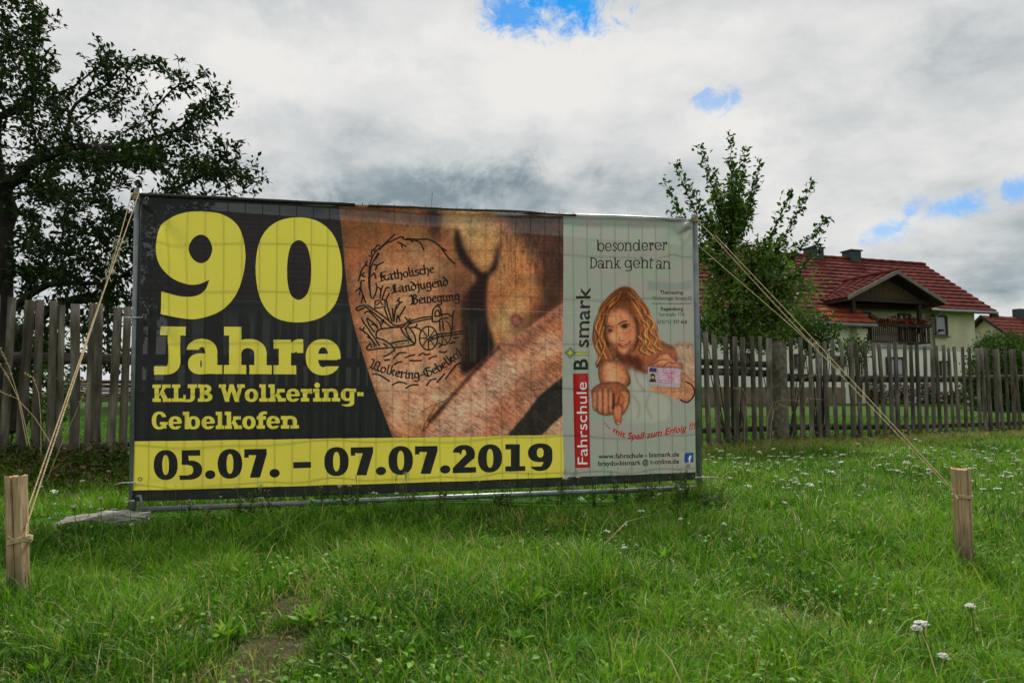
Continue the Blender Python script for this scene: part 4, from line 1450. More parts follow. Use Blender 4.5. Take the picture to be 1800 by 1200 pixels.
# ------------------------------------------------------------------ construction fence that carries the banner
M_STEEL = material("galvanised_steel", (.16, .18, .185), (.27, .29, .295), 14, .42, .06, metal=.55, spec=.5)
M_WIRE = material("fence_wire", (.030, .033, .035), (.05, .053, .055), 20, .8, 0, spec=.1)
M_CONC = material("rough_concrete", (.13, .125, .11), (.30, .285, .255), 9, .95, .8, c3=(.46, .44, .40), bscale=30)

L0, L1 = at(243, 332, 4.126), at(232, 915, 4.126)
R0, R1 = at(1221, 378, 4.94), at(1230, 872, 4.94)
L1.z, R1.z = 0.02, 0.03


def frame_pt(u, v):
    return (L0 * (1 - v) + L1 * v) * (1 - u) + (R0 * (1 - v) + R1 * v) * u


def build_fence_panel():
    f = thing("construction_fence", "galvanised tube and wire mesh fence panel standing upright behind the printed banner", "fence panel", (0.0, 4.53, 0))
    for a, b, nm in ((L0, L1, 'post'), (R0, R1, 'post')):
        m = MB()
        m.tube([a, a.lerp(b, .5), b], .0215, 14)
        m.build(nm, M_STEEL, f, True)
    m = MB()
    m.tube([frame_pt(u, .028) + Vector((0, 0, .012 * math.sin(u * 9))) for u in np.linspace(.005, .995, 14)], .019, 10)
    m.build('top_tube', M_STEEL, f, True)
    m = MB()
    m.tube([frame_pt(.005, .990), frame_pt(.5, .986), frame_pt(.995, .985)], .0175, 10)
    m.build('bottom_tube', M_STEEL, f, True)
    m = MB()
    off = Vector((.0, .002, 0))
    for k in range(1, 36):
        u = k / 36
        m.tube([frame_pt(u, .012) + off, frame_pt(u, .965) + off], .0029, 5, False)
    for v in (.145, .30, .46, .62, .78, .90):
        m.tube([frame_pt(.0, v) + off * .8, frame_pt(1, v) + off * .8], .0028, 5, False)
    m.build('wire_mesh', M_WIRE, f, True)
    # bent lug at the foot of the left post
    m = MB()
    b = at(240, 872, 4.11)
    m.tube([b, b + Vector((.022, 0, .004)), b + Vector((.032, 0, -.03)), b + Vector((.032, 0, -.075))], .008, 8)
    m.build('hook', M_STEEL, f, True)


build_fence_panel()


def concrete_foot(c, yaw, size, label):
    r = random.Random(int(abs(c[0]) * 1000))
    bm = bmesh.new()
    bmesh.ops.create_cube(bm, size=1.0)
    bmesh.ops.subdivide_edges(bm, edges=bm.edges[:], cuts=7, use_grid_fill=True)
    for v in bm.verts:
        p = Vector((v.co.x * size[0], v.co.y * size[1], v.co.z * size[2]))
        e = abs(v.co.x) * 2
        if v.co.z > 0:
            p.z *= 1 - .45 * e ** 3
            p.z -= .012 * math.sin(v.co.x * 23) * (1 if abs(v.co.y) < .3 else .2)
        p.x *= 1 - .16 * max(0, abs(v.co.y) * 2 - .6)
        v.co = p + Vector((r.uniform(-1, 1), r.uniform(-1, 1), r.uniform(-1, 1))) * .009
    o = bpy.data.objects.new("concrete_block", bpy.data.meshes.new("concrete_block"))
    bm.to_mesh(o.data)
    bm.free()
    o.data.materials.append(M_CONC)
    COL.objects.link(o)
    o.location = c
    o.rotation_euler = (0, rad(-1.5), yaw)
    tag(o, label, "concrete base", "concrete feet under the fence panel")


concrete_foot((L1.x - .08, 3.97, -.005), rad(24), (.46, .19, .10), "pale cracked concrete foot in the grass under the left fence post")
concrete_foot((R1.x + .05, 4.99, -.01), rad(100), (.50, .22, .10), "half buried concrete foot in tall weeds under the right fence post")


# ------------------------------------------------------------------ banner
def build_banner():
    m = bpy.data.materials.new("printed_banner_vinyl")
    m.use_nodes = True
    t = NT(m.node_tree)
    p = t.n['Principled BSDF']
    out = t.n['Material Output']
    tex = t.new('ShaderNodeTexImage')
    tex.image = PRINT
    tex.interpolation = 'Linear'
    uv = t.new('ShaderNodeUVMap')
    t.l.new(uv.outputs[0], tex.inputs[0])
    t.l.new(tex.outputs[0], p.inputs['Base Color'])
    p.inputs['Roughness'].default_value = .38
    p.inputs['Specular IOR Level'].default_value = .28
    bn = t.new('ShaderNodeBump')
    bn.inputs['Strength'].default_value = .22
    bn.inputs['Distance'].default_value = .02
    co = t.new('ShaderNodeTexCoord').outputs['Object']
    t.l.new(t.noise(co, 3.0, 5, .55), bn.inputs['Height'])
    t.l.new(bn.outputs[0], p.inputs['Normal'])
    tl = t.new('ShaderNodeBsdfTranslucent')
    t.l.new(tex.outputs[0], tl.inputs[0])
    m1 = t.new('ShaderNodeMixShader')
    m1.inputs[0].default_value = .36
    t.l.new(p.outputs[0], m1.inputs[1])
    t.l.new(tl.outputs[0], m1.inputs[2])
    tp = t.new('ShaderNodeBsdfTransparent')
    m2 = t.new('ShaderNodeMixShader')
    m2.inputs[0].default_value = .055
    t.l.new(m1.outputs[0], m2.inputs[1])
    t.l.new(tp.outputs[0], m2.inputs[2])
    t.l.new(m2.outputs[0], out.inputs[0])
    NX, NY = 260, 130
    u, v = np.meshgrid(np.linspace(0, 1, NX), np.linspace(0, 1, NY))
    a = [np.array(q) for q in (B_TL, B_TR, B_BR, B_BL)]
    P = a[0] * ((1 - u) * (1 - v))[..., None] + a[1] * (u * (1 - v))[..., None] + a[2] * (u * v)[..., None] + a[3] * ((1 - u) * v)[..., None]
    nrm = np.cross(a[1] - a[0], a[3] - a[0])
    nrm /= np.linalg.norm(nrm)
    if nrm[1] > 0:
        nrm = -nrm
    # pulled corners, eyelet puckers, slack between the ties; the sheet still hangs flat on the mesh
    d = .009 * np.sin(u * 17 + v * 3) * np.sin(v * 5 + 1) + .005 * np.sin(u * 41 - v * 9) * v + .004 * np.sin(u * 63 + v * 4) * np.exp(-((1 - v) / .12) ** 2) + .003 * np.sin(u * 57 + 1 + v * 7) * np.exp(-(v / .14) ** 2)

    def fold(u0, v0, u1, v1, wd, amp, fade=1.0):
        L = math.hypot((u1 - u0) * 2.1, v1 - v0)
        dx, dy = (u1 - u0) * 2.1 / L, (v1 - v0) / L
        s = (u - u0) * 2.1 * dx + (v - v0) * dy
        q = (u - u0) * 2.1 * -dy + (v - v0) * dx
        w = wd * (.25 + np.clip(s / L, 0, 2))
        k = np.clip(s / .02, 0, 1) * np.clip(1 - s / L, 0, 1) ** fade
        return amp * k * np.exp(-(q / w) ** 2)

    d = d + fold(.995, .01, .76, .40, .050, .044) - fold(.995, .04, .82, .52, .042, .016) + fold(.99, .02, .88, .12, .04, .020)
    d = d + fold(.005, .01, .09, .26, .035, .034) - fold(.005, .02, .05, .30, .03, .012)
    d = d + fold(.005, .41, .10, .56, .03, .028) - fold(.005, .40, .12, .45, .03, .010)
    d = d + fold(.005, .935, .16, .97, .03, .010) - fold(.005, .94, .14, .90, .03, .008)
    d = d + fold(.99, .90, .86, .86, .03, .010)
    d = d - .006 * np.exp(-(v / .02) ** 2)
    P = P + nrm * d[..., None]
    P[..., 2] += .010 * np.exp(-((u - .63) / .05) ** 2) * (1 - v) ** 6 - .012 * np.sin(u * np.pi) * v ** 8
    V = P.reshape(-1, 3)
    i, j = np.meshgrid(np.arange(NX - 1), np.arange(NY - 1))
    b = (j * NX + i).ravel()
    loops = np.stack([b, b + NX, b + NX + 1, b + 1], 1).ravel()
    root = thing("banner", "large printed event banner, black and yellow with tattooed arm photo, tied to the fence panel", "banner", (0, 4.5, 0))
    o = numpy_mesh("printed_sheet", V, loops, np.arange(len(b)) * 4, m, root, smooth=True)
    uvl = o.data.uv_layers.new(name="UVMap")
    uu = np.stack([u.ravel()[loops], 1 - v.ravel()[loops]], 1).astype(np.float32)
    uvl.data.foreach_set('uv', uu.ravel())
    # rolled top hem
    mh = MB()
    M_HEM = material("banner_hem", (.022, .022, .024), (.035, .035, .038), 8, .5, .1)
    mh.tube([Vector(P[0, k]) + Vector(nrm) * .004 for k in range(0, int(NX * .365), 6)], .011, 8)
    M_HEM2 = material("banner_hem_photo", (.06, .035, .022), (.11, .06, .035), 8, .5, .1)
    mh.build('hem', M_HEM, root, True)
    mh = MB()
    mh.tube([Vector(P[0, k]) + Vector(nrm) * .003 + Vector((0, 0, -.004)) for k in range(int(NX * .37), int(NX * .765), 5)], .008, 8, jitter=.15)
    mh.build('hem', M_HEM2, root, True)
    M_EYE = material("brass_eyelet", (.25, .24, .20), (.35, .33, .28), 10, .35, 0, metal=.8)
    for uu_, vv_ in ((.012, .02), (.012, .405), (.012, .935), (.988, .02), (.988, .5), (.988, .95), (.5, .02)):
        q = P[int(vv_ * (NY - 1)), int(uu_ * (NX - 1))]
        m_ = MB()
        c = Vector(q) + Vector(nrm) * .002
        e1 = Vector(a[1] - a[0]).normalized()
        e2 = Vector((0, 0, 1))
        m_.tube([c + e1 * (.010 * math.cos(k * math.pi / 6)) + e2 * (.010 * math.sin(k * math.pi / 6)) for k in range(13)], .003, 6, False)
        m_.build('eyelet', M_EYE, root, True)


build_banner()

# cable ties
M_TIE = material("white_nylon", (.62, .62, .60), (.74, .74, .72), 10, .45, 0)


def cable_tie(px, py, Y, tail, label, wrap=.027):
    c = at(px, py, Y)
    m = MB()
    ring = [c + Vector((wrap * math.cos(k * math.pi / 8), wrap * math.sin(k * math.pi / 8), .004 * math.sin(k * .6))) for k in range(17)]
    m.tube(ring, .0028, 6, False)
    m.tube([c + Vector((.0, -wrap, 0)), c + Vector((.05, -wrap - .004, .004))] if tail[0] > 0 else [c + Vector((0, -wrap, 0)), c + Vector((.07, -wrap - .012, .0))], .0026, 6)
    m.tube([c + Vector((-wrap * .8, -wrap * .4, 0)), c + Vector(tail) * .5 + Vector((0, -.02, .006)), c + Vector(tail)], [.003, .0028, .0016], 6)
    m.box(c + Vector((-wrap * .6, -wrap * .8, 0)), (.011, .009, .008))
    o = m.build("cable_tie", M_TIE, None, True)
    o.location = (0, 0, 0)
    tag(o, label, "cable tie", "white cable ties on the fence posts")


cable_tie(237, 559, 4.126, (-.075, -.02, -.006), "white cable tie half way up the left fence post")
cable_tie(234, 847, 4.126, (-.10, -.02, -.012), "white cable tie near the foot of the left fence post")
cable_tie(1230, 838, 4.94, (.13, -.02, .0), "white cable tie low on the right fence post")

# ------------------------------------------------------------------ stakes and guy ropes
def stake_wood():
    m = bpy.data.materials.new("weathered_split_wood")
    m.use_nodes = True
    t = NT(m.node_tree)
    p = t.n['Principled BSDF']
    co = t.new('ShaderNodeTexCoord').outputs['Object']
    fib = t.noise(t.vmath('MULTIPLY', co, (60, 60, 3.0)), 1.6, 7, .65, .4)
    blot = t.noise(t.vmath('MULTIPLY', co, (1, 1, .5)), 16, 5, .6)
    col = t.ramp(fib, [(.28, (.19, .115, .06)), (.42, (.38, .255, .145)), (.58, (.54, .39, .235)), (.75, (.64, .50, .32))])
    col = t.mix(t.mapr(blot, .56, .74, 0, .5), col, (.17, .13, .09), 'MIX')
    sep = t.new('ShaderNodeSeparateXYZ')
    t.l.new(co, sep.inputs[0])
    dirt = t.mapr(t.math('ADD', sep.outputs[2], t.math('MULTIPLY', t.math('SUBTRACT', blot, .5), .38)), .20, .02)
    col = t.mix(t.math('MULTIPLY', dirt, .75), col, (.070, .055, .035))
    crack = t.mapr(t.noise(t.vmath('MULTIPLY', co, (90, 90, 1.6)), 1.0, 3, .5), .64, .70)
    col = t.mix(t.math('MULTIPLY', crack, .8), col, (.05, .032, .02))
    t.l.new(col, p.inputs['Base Color'])
    p.inputs['Roughness'].default_value = .85
    p.inputs['Specular IOR Level'].default_value = .15
    bn = t.new('ShaderNodeBump')
    bn.inputs['Strength'].default_value = .7
    bn.inputs['Distance'].default_value = .004
    t.l.new(t.math('SUBTRACT', fib, t.math('MULTIPLY', crack, .6)), bn.inputs['Height'])
    t.l.new(bn.outputs[0], p.inputs['Normal'])
    return m


M_STAKE = stake_wood()
M_STAKE_E = material("sawn_end_grain", (.50, .26, .12), (.62, .38, .20), 16, .85, .3)
M_ROPE = material("hemp_rope", (.36, .25, .125), (.56, .43, .25), 60, .9, .3, c3=(.66, .55, .36))


def wooden_stake(top, bot, w, split, label, seed):
    r = random.Random(seed)
    root = thing("wooden_stake", label, "stake", (bot.x, bot.y, 0), "wooden stakes holding the guy ropes")
    parts = [(-.25, .46), (.25, .46)] if split else [(0, 1.0)]
    m = MB()
    ax = (top - bot).normalized()
    for cx, f in parts:
        n = 20
        rings = 9
        vs, fs = [], []
        for i in range(rings):
            c = bot.lerp(top, i / (rings - 1)) + Vector((cx * w * 1.04, 0, 0))
            for k in range(n):
                an = 2 * math.pi * k / n
                sx = math.copysign(abs(math.cos(an)) ** (.55 if split else 1.0), math.cos(an))
                sy = math.copysign(abs(math.sin(an)) ** (.6 if split else 1.0), math.sin(an))
                rr = w * .5 * (1 + .06 * math.sin(k * 2.3 + i * .35 + seed) + r.uniform(-.03, .03) + (.05 if i == rings - 1 else 0))
                top_j = r.uniform(-.006, .004) if i == rings - 1 else 0
                vs.append(c + Vector((sx * rr * f * (1.05 if split else 1), sy * rr * .95, top_j)))
        for i in range(rings - 1):
            for k in range(n):
                fs.append((i * n + k, i * n + (k + 1) % n, (i + 1) * n + (k + 1) % n, (i + 1) * n + k))
        m.m = 0
        m.add(vs, fs)
        m.m = 1
        m.add(vs[-n:], [tuple(range(n))])
    m.build("shaft", [M_STAKE, M_STAKE_E], root, False)


def rope_line(m, a, b, r=.0024, sag=0.0, turns=90):
    """two strands twisted round each other"""
    n = 220
    d = (b - a).normalized()
    e1 = d.orthogonal().normalized()
    e2 = d.cross(e1)
    for s in (0, math.pi):
        pts = []
        for i in range(n + 1):
            t = i / n
            an = t * turns * 2 * math.pi / 2 + s
            pts.append(a.lerp(b, t) + Vector((0, 0, -sag * 4 * t * (1 - t))) + e1 * (math.cos(an) * r * .5) + e2 * (math.sin(an) * r * .5))
        m.tube(pts, r * .8, 5, False)


def coil(m, c, rx, ry, n, pitch, r=.0035, tilt=0.0):
    pts = []
    for k in range(n * 16 + 1):
        an = k * 2 * math.pi / 16
        pts.append(c + Vector((rx * math.cos(an), ry * math.sin(an), pitch * k / 16 + tilt * math.cos(an))))
    m.tube(pts, r, 6)


def knot(m, c, r, seed, n=9, rr=.003):
    q = random.Random(seed)
    pts = [c + Vector((q.uniform(-r, r) * .5, q.uniform(-r, r) * .5, q.uniform(-r, r))) for _ in range(n)]
    m.tube(pts, rr, 6)


LS_T, LS_B = at(28, 836, 2.42), at(35, 1090, 2.42)
RS_T, RS_B = at(1688, 824, 2.92), at(1697, 1005, 2.92)
LS_B.z = RS_B.z = -.05
wooden_stake(LS_T, LS_B, .054, True, "split pale wooden stake in the grass at the left edge", 3)
wooden_stake(RS_T, RS_B, .068, False, "round pale wooden stake with orange sawn top in the grass at right", 8)


def build_ropes():
    root = thing("guy_rope", "pale hemp guy rope with frayed knot from left fence post to split stake", "rope", (LS_T.x + .1, LS_T.y + .2, 0), "hemp ropes bracing the fence panel")
    m = MB()
    top = L0 + Vector((0, -.03, -.04))
    tie = LS_B.lerp(LS_T, .56) + Vector((.045, -.01, .0))
    tie = at(46, 925, 2.42)
    mid = top.lerp(tie, .43) - Vector((0, 0, .008))
    rope_line(m, top + Vector((-.022, 0, .0)), mid, .0024, .012)
    rope_line(m, top + Vector((.03, -.01, .01)), mid, .0024, .004)
    rope_line(m, mid, tie, .0026)
    rope_line(m, mid + Vector((-.004, .003, 0)), tie + Vector((-.01, 0, .02)), .0022)
    m.build("line", M_ROPE, root, True)
    m = MB()
    coil(m, L0 + Vector((0, 0, -.075)), .026, .026, 5, .009)
    m.build("post_lashing", M_ROPE, root, True)
    m = MB()
    coil(m, at(35, 950, 2.42) + Vector((0, 0, -.006)), .036, .034, 3, .006, .0032, .008)
    coil(m, at(35, 944, 2.42) + Vector((0, 0, -.002)), .035, .033, 1, .004, .0032, -.014)
    rope_line(m, tie, at(46, 945, 2.39), .0030, 0, 5)
    m.build("stake_lashing", M_ROPE, root, True)
    # frayed fluff hanging on the upper part
    m = MB()
    q = random.Random(4)
    M_FLUFF = material("frayed_fibre", (.55, .50, .42), (.72, .68, .60), 40, .9, 0)
    for k in range(46):
        t = .20 + .17 * q.random()
        c = top.lerp(tie, t) + Vector((q.uniform(-.025, .025), q.uniform(-.015, .01), q.uniform(-.02, .02)))
        pts = [c]
        for _ in range(3):
            pts.append(pts[-1] + Vector((q.uniform(-.022, .018), q.uniform(-.012, .012), q.uniform(-.026, .016))))
        m.tube(pts, q.uniform(.0010, .0022), 4)
    m.build("frayed_fibres", M_FLUFF, root, True)

    root = thing("guy_rope", "pale hemp guy rope from right fence post to round stake", "rope", (RS_T.x - .1, RS_T.y + .2, 0), "hemp ropes bracing the fence panel")
    m = MB()
    top = R0 + Vector((0, -.028, -.03))
    tie = at(1679, 868, 2.90)
    k1, k2 = top.lerp(tie, .115), top.lerp(tie, .60)
    rope_line(m, top, k1, .0019)
    rope_line(m, top + Vector((.02, 0, -.03)), k1 + Vector((.006, 0, 0)), .0019)
    rope_line(m, k1, tie, .0020, .014)
    rope_line(m, k1 + Vector((.013, .0, .012)), k2 + Vector((.012, 0, .010)), .0020)
    rope_line(m, k2 + Vector((.012, 0, .010)), tie + Vector((.004, 0, .006)), .0020)
    low = R0 + Vector((.0, -.028, -.22))
    rope_line(m, low, top.lerp(tie, .52) + Vector((-.022, 0, -.012)), .0017)
    rope_line(m, top.lerp(tie, .52) + Vector((-.022, 0, -.012)), top.lerp(tie, .68), .0017)
    m.build("line", M_ROPE, root, True)
    m = MB()
    coil(m, R0 + Vector((0, 0, -.06)), .026, .026, 4, .011)
    m.build("post_lashing", M_ROPE, root, True)
    m = MB()
    coil(m, at(1692, 875, 2.92), .037, .036, 2, .007, .0038, -.004)
    knot(m, at(1705, 877, 2.885), .012, 6)
    rope_line(m, tie, at(1684, 877, 2.87), .0036, 0, 5)
    m.build("stake_lashing", M_ROPE, root, True)
    for c_, q_, s_ in ((k1, .02, 3), (top.lerp(tie, .045), .018, 9), (k2, .015, 5)):
        m = MB()
        knot(m, c_, q_, s_, 10)
        m.build("knot", M_ROPE, root, True)


build_ropes()

# ------------------------------------------------------------------ picket fence
M_PICK = material("weathered_picket", (.046, .040, .031), (.130, .114, .090), 3.5, .95, .9, (5, 5, .8), c3=(.27, .242, .20), bscale=10, spec=.12, rnd=.48, bdist=.012)
M_RAIL = material("weathered_rail", (.040, .034, .027), (.085, .074, .058), 3.5, .9, .5, (1.2, 5, 5), c3=(.19, .175, .145), bscale=10)
M_POSTC = material("lichen_concrete", (.070, .058, .042), (.14, .12, .09), 14, .95, .9, c3=(.27, .25, .19), bscale=60, bdist=.012)


def picket_mesh(seed, width):
    """half-round split pole with a slightly bevelled top; base at origin, 1.46 high"""
    r = random.Random(seed)
    n, rings = 9, 8
    vs, fs = [], []
    bx, ph = r.uniform(-.012, .012), r.uniform(0, 6)
    for i in range(rings):
        t = i / (rings - 1)
        wv = width * (1.06 - .14 * t) * (1 + r.uniform(-.03, .03))
        ox = bx * math.sin(t * 3.1 + ph)
        for k in range(n):
            an = math.pi * k / (n - 1)
            yy = -.62 * math.sin(an) * wv * .5 - .0
            vs.append((ox + math.cos(an) * wv * .5, yy + r.uniform(-.0015, .0015), 1.46 * t + (-.05 if i == 0 else 0) + (r.uniform(-.006, .006) if i == rings - 1 else 0)))
        vs.append((ox, 0.004, vs[-1][2]))
    n1 = n + 1
    for i in range(rings - 1):
        for k in range(n1):
            k2 = (k + 1) % n1
            fs.append((i * n1 + k, i * n1 + k2, (i + 1) * n1 + k2, (i + 1) * n1 + k))
    fs.append(tuple(range((rings - 1) * n1, rings * n1)))
    me = bpy.data.meshes.new("picket")
    me.from_pydata(vs, [], fs)
    me.materials.append(M_PICK)
    bm = bmesh.new()
    bm.from_mesh(me)
    bmesh.ops.recalc_face_normals(bm, faces=bm.faces[:])
    bm.to_mesh(me)
    bm.free()
    me.polygons.foreach_set('use_smooth', [len(p.vertices) == 4 for p in me.polygons])
    return me


PICKETS = [picket_mesh(40 + k, w) for k, w in enumerate((.062, .067, .058, .064, .076, .082, .072, .079, .075))]


def fence_section(s0, s1, step, wide, label, rails, seed):
    r = random.Random(seed)
    mid = FP + FD * ((s0 + s1) / 2)
    z0 = 0.0
    root = thing("picket_fence", label, "picket fence", (mid.x, mid.y, 0), "weathered picket fence runs")
    ang = math.atan2(FD.y, FD.x)
    s = s0 + step * .5
    while s < s1 - step * .3:
        me = PICKETS[r.randrange(4, 9) if wide else r.randrange(0, 4)]
        o = bpy.data.objects.new("picket", me)
        COL.objects.link(o)
        o.parent = root
        p = FP + FD * (s + r.uniform(-.012, .012)) + FN * .03
        o.location = (p.x - mid.x, p.y - mid.y, r.uniform(-.02, .02))
        o.rotation_euler = (r.uniform(-.015, .015), rad(r.gauss(0, .9)), ang + rad(r.uniform(-4, 4)))
        o.scale = (r.uniform(.92, 1.25) if wide else r.uniform(.88, 1.14), r.uniform(1.1, 1.5), 1 + r.uniform(-.014, .014))
        s += step * r.uniform(.9, 1.1)
    for za, zb, rr, ra, rb in rails:
        m = MB()
        n = 14
        pts = []
        for k in range(n + 1):
            t = k / n
            q = FP + FD * (s0 + (s1 - s0) * t) - FN * (.045)
            pts.append(Vector((q.x, q.y, za + (zb - za) * t + .012 * math.sin(t * 7 + za * 9))))
        m.tube(pts, [rr * (ra + (rb - ra) * k / n) for k in range(n + 1)], 10, True, .03)
        m.build("rail", M_RAIL, root, True)
    return root


S_POST = (on_plane(1366, 700, (FP.x, FP.y, 0), Vector((FN.x, FN.y, 0))).x - FP.x) / FD.x
fence_section(-9.4, -2.55, .094, False, "closely set grey picket run at the left beneath the apple tree", ((1.02, 1.02, .05, 1, .9), (.30, .30, .045, 1, .9)), 21)
fence_section(-2.55, S_POST - .06, .150, True, "grey picket run between banner and concrete post, two round rails one above the other", ((1.10, 1.12, .042, 1, 1), (.99, .99, .046, .9, 1.05), (.26, .26, .036, 1, 1)), 22)
fence_section(S_POST + .18, 9.2, .166, True, "long grey picket run right of the concrete post before the house", ((.93, 1.0, .055, 1, .95), (.27, .20, .040, 1, 1)), 23)


def build_post():
    q = FP + FD * (S_POST + .06)
    bm = bmesh.new()
    bmesh.ops.create_cube(bm, size=1.0)
    bmesh.ops.subdivide_edges(bm, edges=bm.edges[:], cuts=9, use_grid_fill=True)
    r = random.Random(2)
    for v in bm.verts:
        x, y, z = v.co
        if z > .42 and True:
            k = (z - .42) / .08
            x *= 1 - .30 * k * k
            y *= 1 - .30 * k * k
        l_ = max(abs(x), abs(y)) * 2
        rr = math.hypot(x, y) * 2
        f = .5 + .5 * (l_ / rr if rr > 1e-6 else 1)
        v.co = Vector((x * .155 * f, y * .16 * f, (z + .5) * 1.47 - .05)) + Vector((r.uniform(-1, 1), r.uniform(-1, 1), r.uniform(-1, 1))) * .003
    o = bpy.data.objects.new("concrete_post", bpy.data.meshes.new("concrete_post"))
    bm.to_mesh(o.data)
    bm.free()
    o.data.materials.append(M_POSTC)
    COL.objects.link(o)
    o.location = (q.x, q.y, 0)
    o.rotation_euler = (0, 0, math.atan2(FD.y, FD.x))
    tag(o, "thick lichen covered concrete fence post with rounded top between two picket runs", "fence post")


build_post()

# ------------------------------------------------------------------ trees
M_BARK = material("dark_bark", (.020, .016, .012), (.045, .036, .028), 6, .95, .9, (3, 3, 1), c3=(.075, .062, .048), bscale=18)
LEAF_A = leaf_material("apple_leaf", [(0, (.010, .022, .006)), (.4, (.022, .046, .010)), (.75, (.042, .082, .016)), (1, (.07, .11, .028))], .18, .6, .12)
LEAF_P = leaf_material("pear_leaf", [(0, (.012, .030, .008)), (.35, (.030, .072, .013)), (.7, (.090, .170, .030)), (1, (.22, .31, .065))], .32, .5, .2)
LEAF_H = leaf_material("hedge_leaf", [(0, (.016, .036, .008)), (.5, (.034, .076, .013)), (1, (.10, .17, .032))], .26, .6, .06)
LEAF_R = leaf_material("garden_shrub_leaf", [(0, (.018, .040, .012)), (.5, (.044, .092, .020)), (.8, (.080, .15, .032)), (1, (.13, .20, .05))], .26, .6, .08)


def colonize(att, nodes, parents, step, infl, kill, iters, r):
    nodes = [np.array(n, float) for n in nodes]
    parents = list(parents)
    A = att.copy()
    for it in range(iters):
        if len(A) == 0:
            break
        N = np.array(nodes)
        d2 = ((A[:, None, :] - N[None]) ** 2).sum(-1)
        near = d2.argmin(1)
        dm = d2[np.arange(len(A)), near]
        ok = dm < infl ** 2
        if not ok.any():
            break
        new = 0
        for k in np.unique(near[ok]):
            v = A[ok & (near == k)] - N[k]
            v = v / (np.linalg.norm(v, axis=1, keepdims=True) + 1e-9)
            d = v.sum(0) + r.normal(0, .25, 3)
            l_ = np.linalg.norm(d)
            if l_ < 1e-6:
                continue
            q = N[k] + d / l_ * step
            if any(np.linalg.norm(q - nodes[c]) < step * .25 for c in range(len(nodes)) if parents[c] == k):
                continue
            nodes.append(q)
            parents.append(k)
            new += 1
        N = np.array(nodes)
        d2 = ((A[:, None, :] - N[None]) ** 2).sum(-1).min(1)
        A = A[d2 > kill ** 2]
        if new == 0:
            break
    return nodes, parents


def skeleton_mesh(nodes, parents, tip_r, expo, max_r=None):
    n = len(nodes)
    ch = [[] for _ in range(n)]
    for i, p in enumerate(parents):
        if p >= 0:
            ch[p].append(i)
    rr = [0.0] * n
    for i in range(n - 1, -1, -1):
        rr[i] = tip_r if not ch[i] else sum(rr[c] ** expo for c in ch[i]) ** (1 / expo)
    if max_r:
        k = max_r / max(rr)
        rr = [max(tip_r, q * (1 + (k - 1) * (q / max(rr)))) for q in rr]
    m = MB()
    seen = set()
    for i in range(n):
        starts = [c for c in ch[i]]
        if not starts:
            continue
        main = max(starts, key=lambda c: rr[c])
        for c in starts:
            if c == main and parents[i] >= 0 and i in seen:
                continue
            chain = [i]
            j = c
            while True:
                chain.append(j)
                seen.add(j)
                if not ch[j]:
                    break
                j = max(ch[j], key=lambda q: rr[q])
            rs = [rr[q] for q in chain]
            rs[0] = min(rs[0], rs[1] * 1.35)
            sides = 9 if rs[1] > .05 else (6 if rs[1] > .015 else 4)
            m.tube([nodes[q] for q in chain], rs, sides, False)
    return m, rr, ch


def twig_leaves(r, P, D, per, spread, Lr, wr, tint0, tint1, droop=.2):
    """leaves set along twigs at points P with twig directions D"""
    k = len(P)
    n = k * per
    b = np.repeat(P, per, 0) + r.normal(0, spread, (n, 3))
    d = np.repeat(D, per, 0) * .6 + r.normal(0, .75, (n, 3))
    d[:, 2] -= droop
    d /= np.linalg.norm(d, axis=1, keepdims=True)
    yaw = np.arctan2(d[:, 1], d[:, 0])
    pit = np.arcsin(np.clip(d[:, 2], -1, 1))
    L = r.uniform(*Lr, n)
    clump = np.repeat(r.uniform(0, 1, k), per)
    tint = np.clip(tint0 + (tint1 - tint0) * (clump * .6 + .4 * r.random(n)), 0, 1)
    return leaflets(b[:, 0], b[:, 1], b[:, 2], L, L * r.uniform(*wr, n), yaw, pit, r.uniform(-1.2, 1.2, n), tint)


